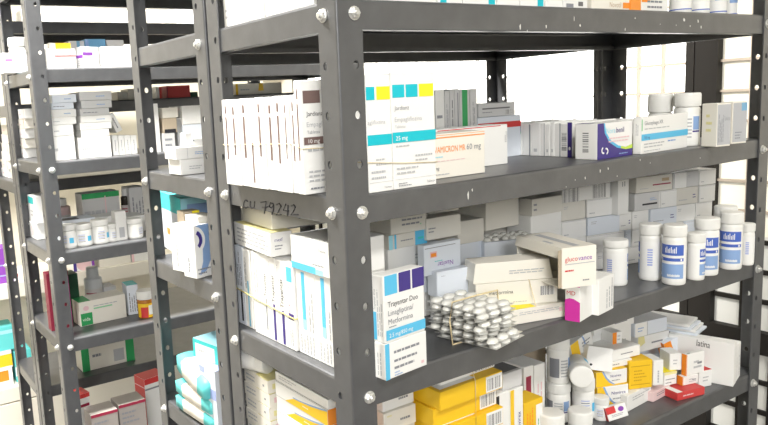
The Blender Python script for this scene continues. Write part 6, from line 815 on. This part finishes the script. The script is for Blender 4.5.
carton('medicine_carton','pale carton on the uppermost visible shelf of the farthest rack, second from the left','medicine box','cartons on the farthest rack',(0.0753, 1.365, 0.3523),(0.0464, 0.08, 0.032),(0.0, 0.0, 0.0),'beige',[('s', 'f', 0.2, 0.3, 0.8, 0.7, 2, 'g')])
carton('medicine_carton','pale carton on the uppermost visible shelf of the farthest rack, third from the left','medicine box','cartons on the farthest rack',(0.1369, 1.365, 0.3523),(0.0741, 0.08, 0.033),(0.0, 0.0, 0.0),'cream',[('q', 'f', 0.4, 0.2, 0.7, 0.5, 'lg')])
carton('medicine_carton','pale carton on the uppermost visible shelf of the farthest rack, fourth from the left','medicine box','cartons on the farthest rack',(0.2002, 1.365, 0.3523),(0.0498, 0.08, 0.0347),(0.0, 0.0, 0.0),'beige',[('s', 'f', 0.2, 0.3, 0.8, 0.7, 2, 'g')])
carton('medicine_carton','pale carton on the uppermost visible shelf of the farthest rack, fifth from the left','medicine box','cartons on the farthest rack',(0.2662, 1.365, 0.3523),(0.0796, 0.08, 0.0359),(0.0, 0.0, 0.0),'cream',[('q', 'f', 0.4, 0.2, 0.7, 0.5, 'lg')])
carton('medicine_carton','pale carton on the uppermost farthest shelf between the rear rack posts, first from the left','medicine box','cartons on the farthest rack',(0.3393, 1.365, 0.3523),(0.0552, 0.08, 0.0365),(0.0, 0.0, 0.0),'beige',[])
carton('medicine_carton','pale carton on the uppermost farthest shelf between the rear rack posts, second from the left','medicine box','cartons on the farthest rack',(0.3907, 1.365, 0.3523),(0.0418, 0.08, 0.0324),(0.0, 0.0, 0.0),'cream',[])
carton('medicine_carton','pale carton on the uppermost farthest shelf between the rear rack posts, third from the left','medicine box','cartons on the farthest rack',(0.4438, 1.365, 0.3523),(0.0583, 0.08, 0.0415),(0.0, 0.0, 0.0),'white',[])
carton('medicine_carton','pale carton behind the right white block on the farthest rack, second from the left','medicine box','cartons on the farthest rack',(0.2415, 1.36, 0.1493),(0.0282, 0.06, 0.0222),(0.0, 0.0, 0.0),'beige',[])
carton('medicine_carton','pale carton behind the right white block on the farthest rack, third from the left','medicine box','cartons on the farthest rack',(0.2735, 1.36, 0.1493),(0.0329, 0.06, 0.0292),(0.0, 0.0, 0.0),'cream',[])
tub('white tub with a turquoise printed label across the aisle, first from the left', (-0.01, 1.055, -0.1822), 0.019, 0.054, 'plain', 'white tubs on the lower shelf across the aisle', -130.0, 0.25)
tub('white tub with a turquoise printed label across the aisle, second from the left', (0.0244, 1.055, -0.1822), 0.0198, 0.0517, 'plain', 'white tubs on the lower shelf across the aisle', -110.0, 0.25)
tub('white tub with a turquoise printed label across the aisle, third from the left', (0.0631, 1.055, -0.1822), 0.0198, 0.0558, 'plain', 'white tubs on the lower shelf across the aisle', -90.0, 0.25)
tub('white tub with a turquoise printed label across the aisle, fourth from the left', (0.0895, 1.055, -0.1822), 0.0135, 0.0422, 'plain', 'white tubs on the lower shelf across the aisle', -70.0, 0.25)
tub('white tub with a turquoise printed label across the aisle, fifth from the left', (0.1472, 1.055, -0.1822), 0.019, 0.047, 'plain', 'white tubs on the lower shelf across the aisle', -50.0, 0.25)
carton('medicine_carton','white carton with a grey code panel standing among the tubs across the aisle','medicine box',None,(0.1122, 1.06, -0.1822),(0.0256, 0.03, 0.0689),(0.0, 0.0, 0.0),'white',[('q', 'f', 0.25, 0.1, 0.75, 0.45, 'lg')])
carton('medicine_carton','white carton lying behind the tubs across the aisle, first from the left','medicine box','cartons behind the tubs across the aisle',(0.0309, 1.16, -0.1822),(0.0887, 0.07, 0.0514),(0.0, 0.0, 0.0),'bluish',[('q', 't', 0.1, 0.1, 0.6, 0.6, 'dg')])
carton('medicine_carton','white carton lying behind the tubs across the aisle, second from the left','medicine box','cartons behind the tubs across the aisle',(0.1165, 1.165, -0.1822),(0.0771, 0.07, 0.0484),(0.0, 0.0, 0.0),'white',[])
carton('medicine_carton','white carton lying behind the tubs across the aisle, third from the left','medicine box','cartons behind the tubs across the aisle',(0.1807, 1.165, -0.1822),(0.0486, 0.07, 0.0407),(0.0, 0.0, 0.0),'white',[])
carton('medicine_carton','white carton at the left end of the lower shelf across the aisle, upright','medicine box','left end of the lower shelf across the aisle',(-0.02, 1.3836, -0.1822),(0.05, 0.0855, 0.0393),(0.0, 0.0, 0.0),'white',[('q', 'l', 0.0, 0.2, 0.4, 0.7, 'c')])
carton('medicine_carton','white carton next to the front post at the left end of the lower shelf','medicine box','left end of the lower shelf across the aisle',(-0.02, 1.2536, -0.1822),(0.05, 0.0699, 0.0402),(0.0, 0.0, 0.0),'white',[('s', 'l', 0.3, 0.2, 0.7, 0.8, 2, 'pk', True)])
carton('medicine_carton','tall cream carton standing on the left end cartons of the lower shelf','medicine box','left end of the lower shelf across the aisle',(-0.018, 1.3797, -0.1425),(0.05, 0.0976, 0.0602),(0.0, 0.0, 0.0),'cream',[('q', 'l', 0, 0.6, 0.2, 0.9, 'pk')])
carton('medicine_carton','white carton with a teal corner on top at the left end of the lower shelf','medicine box','left end of the lower shelf across the aisle',(-0.018, 1.2489, -0.1416),(0.05, 0.0793, 0.0667),(0.0, 0.0, 0.0),'white',[('q', 'l', 0.1, 0.7, 0.8, 0.95, 'te'), ('s', 'l', 0.3, 0.2, 0.7, 0.5, 2, 'lg')])
carton('medicine_carton','green topped grey carton behind the tubs across the aisle','medicine box','cartons on the farthest rack',(0.1228, 1.252, -0.1822),(0.0971, 0.06, 0.0992),(0.0, 0.0, 0.0),'grey',[('q', 'f', 0, 0.86, 1, 1, 'gr'), ('s', 'f', 0.05, 0.2, 0.95, 0.7, 1, 'lg'), ('q', 'f', 0.6, 0.05, 0.63, 0.9, 'pk')])
tub('pinkish bottle behind the tubs, beside the post across the aisle', (0.0262, 1.25, -0.1822), 0.024, 0.092, 'pink', None, -120.0, 0.2)
tub('dark bottle right of the green topped carton across the aisle', (0.1961, 1.25, -0.1822), 0.012, 0.1, 'dark', None, -120.0, 0.2)
carton('medicine_carton','grey printed carton behind the tubs, by the rear rack back post','medicine box','cartons on the farthest rack',(0.2207, 1.252, -0.1822),(0.0444, 0.06, 0.1022),(0.0, 0.0, 0.0),'grey',[('s', 'f', 0.1, 0.1, 0.9, 0.9, 4, 'g', True)])
carton('medicine_carton','cream carton with a green square on the shelf across the aisle, standing alone','medicine box',None,(0.0624, 1.1189, -0.3822),(0.1147, 0.06, 0.0588),(0.0, 0.0, 2.0),'cream',[('q', 'f', 0.02, 0.02, 0.26, 0.52, 'gr'), ('t', 'f', 'vida', 0.05, 0.2, 0.2, 'w', 0, 0.18), ('q', 'f', 0.3, 0.62, 0.7, 0.68, 'lgr'), ('s', 'f', 0.3, 0.7, 0.9, 0.8, 1, 'lg'), ('q', 't', 0, 0, 0.25, 1, 'gr'), ('e', 'f', 0.14, 0.72, 0.06, 0.1, 'pk')])
carton('medicine_carton','dark green upright carton behind the front post across the aisle','medicine box',None,(0.0116, 1.165, -0.3822),(0.0244, 0.05, 0.1185),(0.0, 0.0, 0.0),'dgreen',[])
carton('medicine_carton','crimson upright carton behind the front post across the aisle','medicine box',None,(-0.0331, 1.115, -0.3822),(0.0502, 0.03, 0.138),(0.0, 0.0, 0.0),'dred',[('q', 'f', 0.86, 0.1, 0.98, 0.9, 'm')])
tub('frosted grey bottle behind the green square carton', (0.0738, 1.19, -0.3822), 0.0225, 0.118, 'frost', None, -120.0, 0.22)
tub('white capped bottle with an orange and yellow label across the aisle', (0.1608, 1.06, -0.3822), 0.0205, 0.068, 'amber', None, -118.0, 0.32)
carton('medicine_carton','white and blue carton with dotted print beside the orange labelled bottle','medicine box',None,(0.1454, 1.1234, -0.3822),(0.0276, 0.05, 0.075),(0.0, 0.0, -6.0),'bluish',[('s', 'f', 0.1, 0.1, 0.9, 0.9, 4, 'g', True), ('q', 't', 0, 0, 1, 1, 'te')])
carton('medicine_carton','dark blue low carton behind the green square carton','medicine box',None,(0.109, 1.195, -0.3822),(0.0313, 0.05, 0.063),(0.0, 0.0, 0.0),'grey',[('q', 'f', 0.1, 0.2, 0.5, 0.8, 'nb')])
carton('medicine_carton','white and green carton on the farthest rack, below the green square carton','medicine box','cartons on the farthest rack',(0.1405, 1.375, -0.5877),(0.1498, 0.06, 0.0987),(0.0, 0.0, 0.0),'cream',[('q', 'f', 0, 0, 0.14, 1, 'gr'), ('q', 'f', 0.84, 0, 1, 1, 'gr'), ('s', 'f', 0.2, 0.3, 0.5, 0.5, 1, 'g'), ('q', 'f', 0.6, 0.1, 0.8, 0.45, 'lg')])
carton('medicine_carton','red topped carton on the lowest visible shelf across the aisle','medicine box',None,(-0.0144, 1.1163, -0.7822),(0.0476, 0.045, 0.2325),(0.0, 0.0, 10.0),'white',[('q', 't', 0, 0, 1, 1, 'r'), ('q', 'f', 0, 0.955, 1, 1, 'r'), ('q', 'f', 0.3, 0.86, 0.95, 0.89, 'dr'), ('q', 'f', 0, 0, 0.2, 0.7, 'r')])
carton('medicine_carton','red carton on the lowest visible shelf across the aisle, beside the rear rack post','medicine box',None,(0.1873, 1.151, -0.7822),(0.0631, 0.0537, 0.2178),(0.0, 0.0, 8.0),'white',[('q', 't', 0, 0, 1, 1, 'r'), ('q', 'l', 0, 0, 1, 1, 'r'), ('q', 'f', 0, 0.93, 1, 1, 'r'), ('q', 'f', 0.0, 0.86, 1, 0.88, 'g'), ('q', 'l', 0, 0.89, 1, 0.9, 'pk')])
carton('medicine_carton','grey printed carton lying on the lowest visible shelf, left of the two','medicine box','grey cartons on the lowest visible shelf',(0.0229, 1.05, -0.7822),(0.0637, 0.06, 0.2049),(0.0, 0.0, 0.0),'taupe',[('q', 'f', 0, 0.965, 1, 1, 'dr'), ('s', 'f', 0.1, 0.75, 0.9, 0.92, 3, 'g')])
carton('medicine_carton','grey printed carton lying on the lowest visible shelf, right of the two','medicine box','grey cartons on the lowest visible shelf',(0.0941, 1.06, -0.7822),(0.0667, 0.06, 0.2064),(0.0, 0.0, 0.0),'taupe',[('q', 'f', 0, 0.965, 1, 1, 'dr'), ('s', 'f', 0.1, 0.75, 0.9, 0.92, 3, 'g')])

bk = empty('storage_cupboard', (.20, 2.12, 0)); tag(bk, 'long white cupboard with open boards far behind, holding orange and teal packages', 'cupboard')
WB = mat('white_board', (.80,.76,.66), .5)
for zz in (.805, 1.62):
    b = MB(); b.bevbox(2.06, .30, .05, WB, .001, M=Matrix.Translation((0, 0, zz))); b.build('shelf_board', bk)
b = MB(); b.bevbox(2.06, .30, .05, WB, .001, M=Matrix.Translation((0, 0, .44))); b.build('shelf_board', bk)
for xx in (-1.04, 1.04):
    b = MB(); b.bevbox(.02, .30, 1.67, WB, .001, M=Matrix.Translation((xx, 0, 0))); b.build('side_panel', bk)
b = MB(); b.bevbox(2.06, .008, .80, WB, .001, M=Matrix.Translation((0, .146, .02))); b.build('back_panel', bk)
for k in range(4):
    d_ = MB(); d_.bevbox(.509, .018, .42, WB, .002, M=Matrix.Translation((-.772+.5147*k, -.141, .015))); dr_ = d_.build('door', bk)
    h_ = MB(); xk = -.772+.5147*k+(.2 if k % 2 == 0 else -.2); h_.tube([(xk, -.15, .30), (xk, -.172, .305), (xk, -.172, .375), (xk, -.15, .38)], .005, ZINC, n=8); h_.build('handle', dr_)

carton('medicine_carton','white and orange package in the far white cupboard, bottom of its stack','medicine box','packages in the long white cupboard far behind',(-0.0437, 2.05, -0.8094),(0.0663, 0.1, 0.0622),(0.0, 0.0, 0.0),'white',[('q', 'f', 0.2, 0.3, 0.8, 0.9, 'o'), ('s', 'f', 0.1, 0.05, 0.8, 0.25, 2, 'lb')])
carton('medicine_carton','orange fronted package in the far white cupboard, under the teal one','medicine box','packages in the long white cupboard far behind',(-0.0378, 2.055, -0.7468),(0.063, 0.1, 0.0614),(0.0, 0.0, 0.0),'white',[('q', 'f', 0.3, 0.1, 1, 0.8, 'yl'), ('s', 'f', 0.05, 0.1, 0.28, 0.8, 2, 'lb')])
carton('medicine_carton','teal package on the orange fronted package in the far cupboard','medicine box','packages in the long white cupboard far behind',(-0.0285, 2.06, -0.685),(0.0796, 0.1, 0.0844),(0.0, 0.0, 0.0),'teal',[('q', 'f', 0, 0.7, 1, 0.85, 'lc')])
carton('medicine_carton','teal package low in the far cupboard, seen between the side posts','medicine box','packages in the long white cupboard far behind',(0.0308, 2.06, -0.8094),(0.0583, 0.1, 0.113),(0.0, 0.0, 0.0),'teal',[('q', 'f', 0, 0.2, 1, 0.5, 'w')])
carton('medicine_carton','purple package on the middle board of the far cupboard, at the left edge','medicine box','packages in the long white cupboard far behind',(0.0015, 2.05, -0.4444),(0.0525, 0.1, 0.1202),(0.0, 0.0, 0.0),'purple',[('q', 'f', 0, 0.2, 1, 0.24, 'pb'), ('q', 'f', 0, 0.5, 1, 0.54, 'pb')])
carton('medicine_carton','white package with a red mark on the middle board of the far cupboard','medicine box','packages in the long white cupboard far behind',(0.0436, 2.05, -0.4444),(0.0284, 0.1, 0.0266),(0.0, 0.0, 0.0),'white',[('q', 'f', 0.1, 0.55, 0.5, 0.95, 'r')])
carton('medicine_carton','white and purple carton on the far cupboard, left of the cream one','medicine box','packages in the long white cupboard far behind',(0.2713, 2.04, -0.4444),(0.0768, 0.1, 0.0815),(0.0, 0.0, 0.0),'white',[('q', 'f', 0.0, 0, 0.15, 1, 'nb'), ('e', 'f', 0.5, 0.3, 0.35, 0.3, 'pk'), ('q', 'f', 0.86, 0, 1, 1, 'pu')])
carton('medicine_carton','cream carton on the far cupboard, right of the white and purple one','medicine box','packages in the long white cupboard far behind',(0.3878, 2.04, -0.4444),(0.1188, 0.1, 0.0816),(0.0, 0.0, 0.0),'cream',[])
carton('medicine_carton','pale carton with a pink end on the far cupboard, beside the rear rack post','medicine box','packages in the long white cupboard far behind',(0.5011, 2.04, -0.4444),(0.1001, 0.1, 0.0552),(0.0, 0.0, 0.0),'white',[('q', 'f', 0, 0, 0.1, 1, 'pk')])
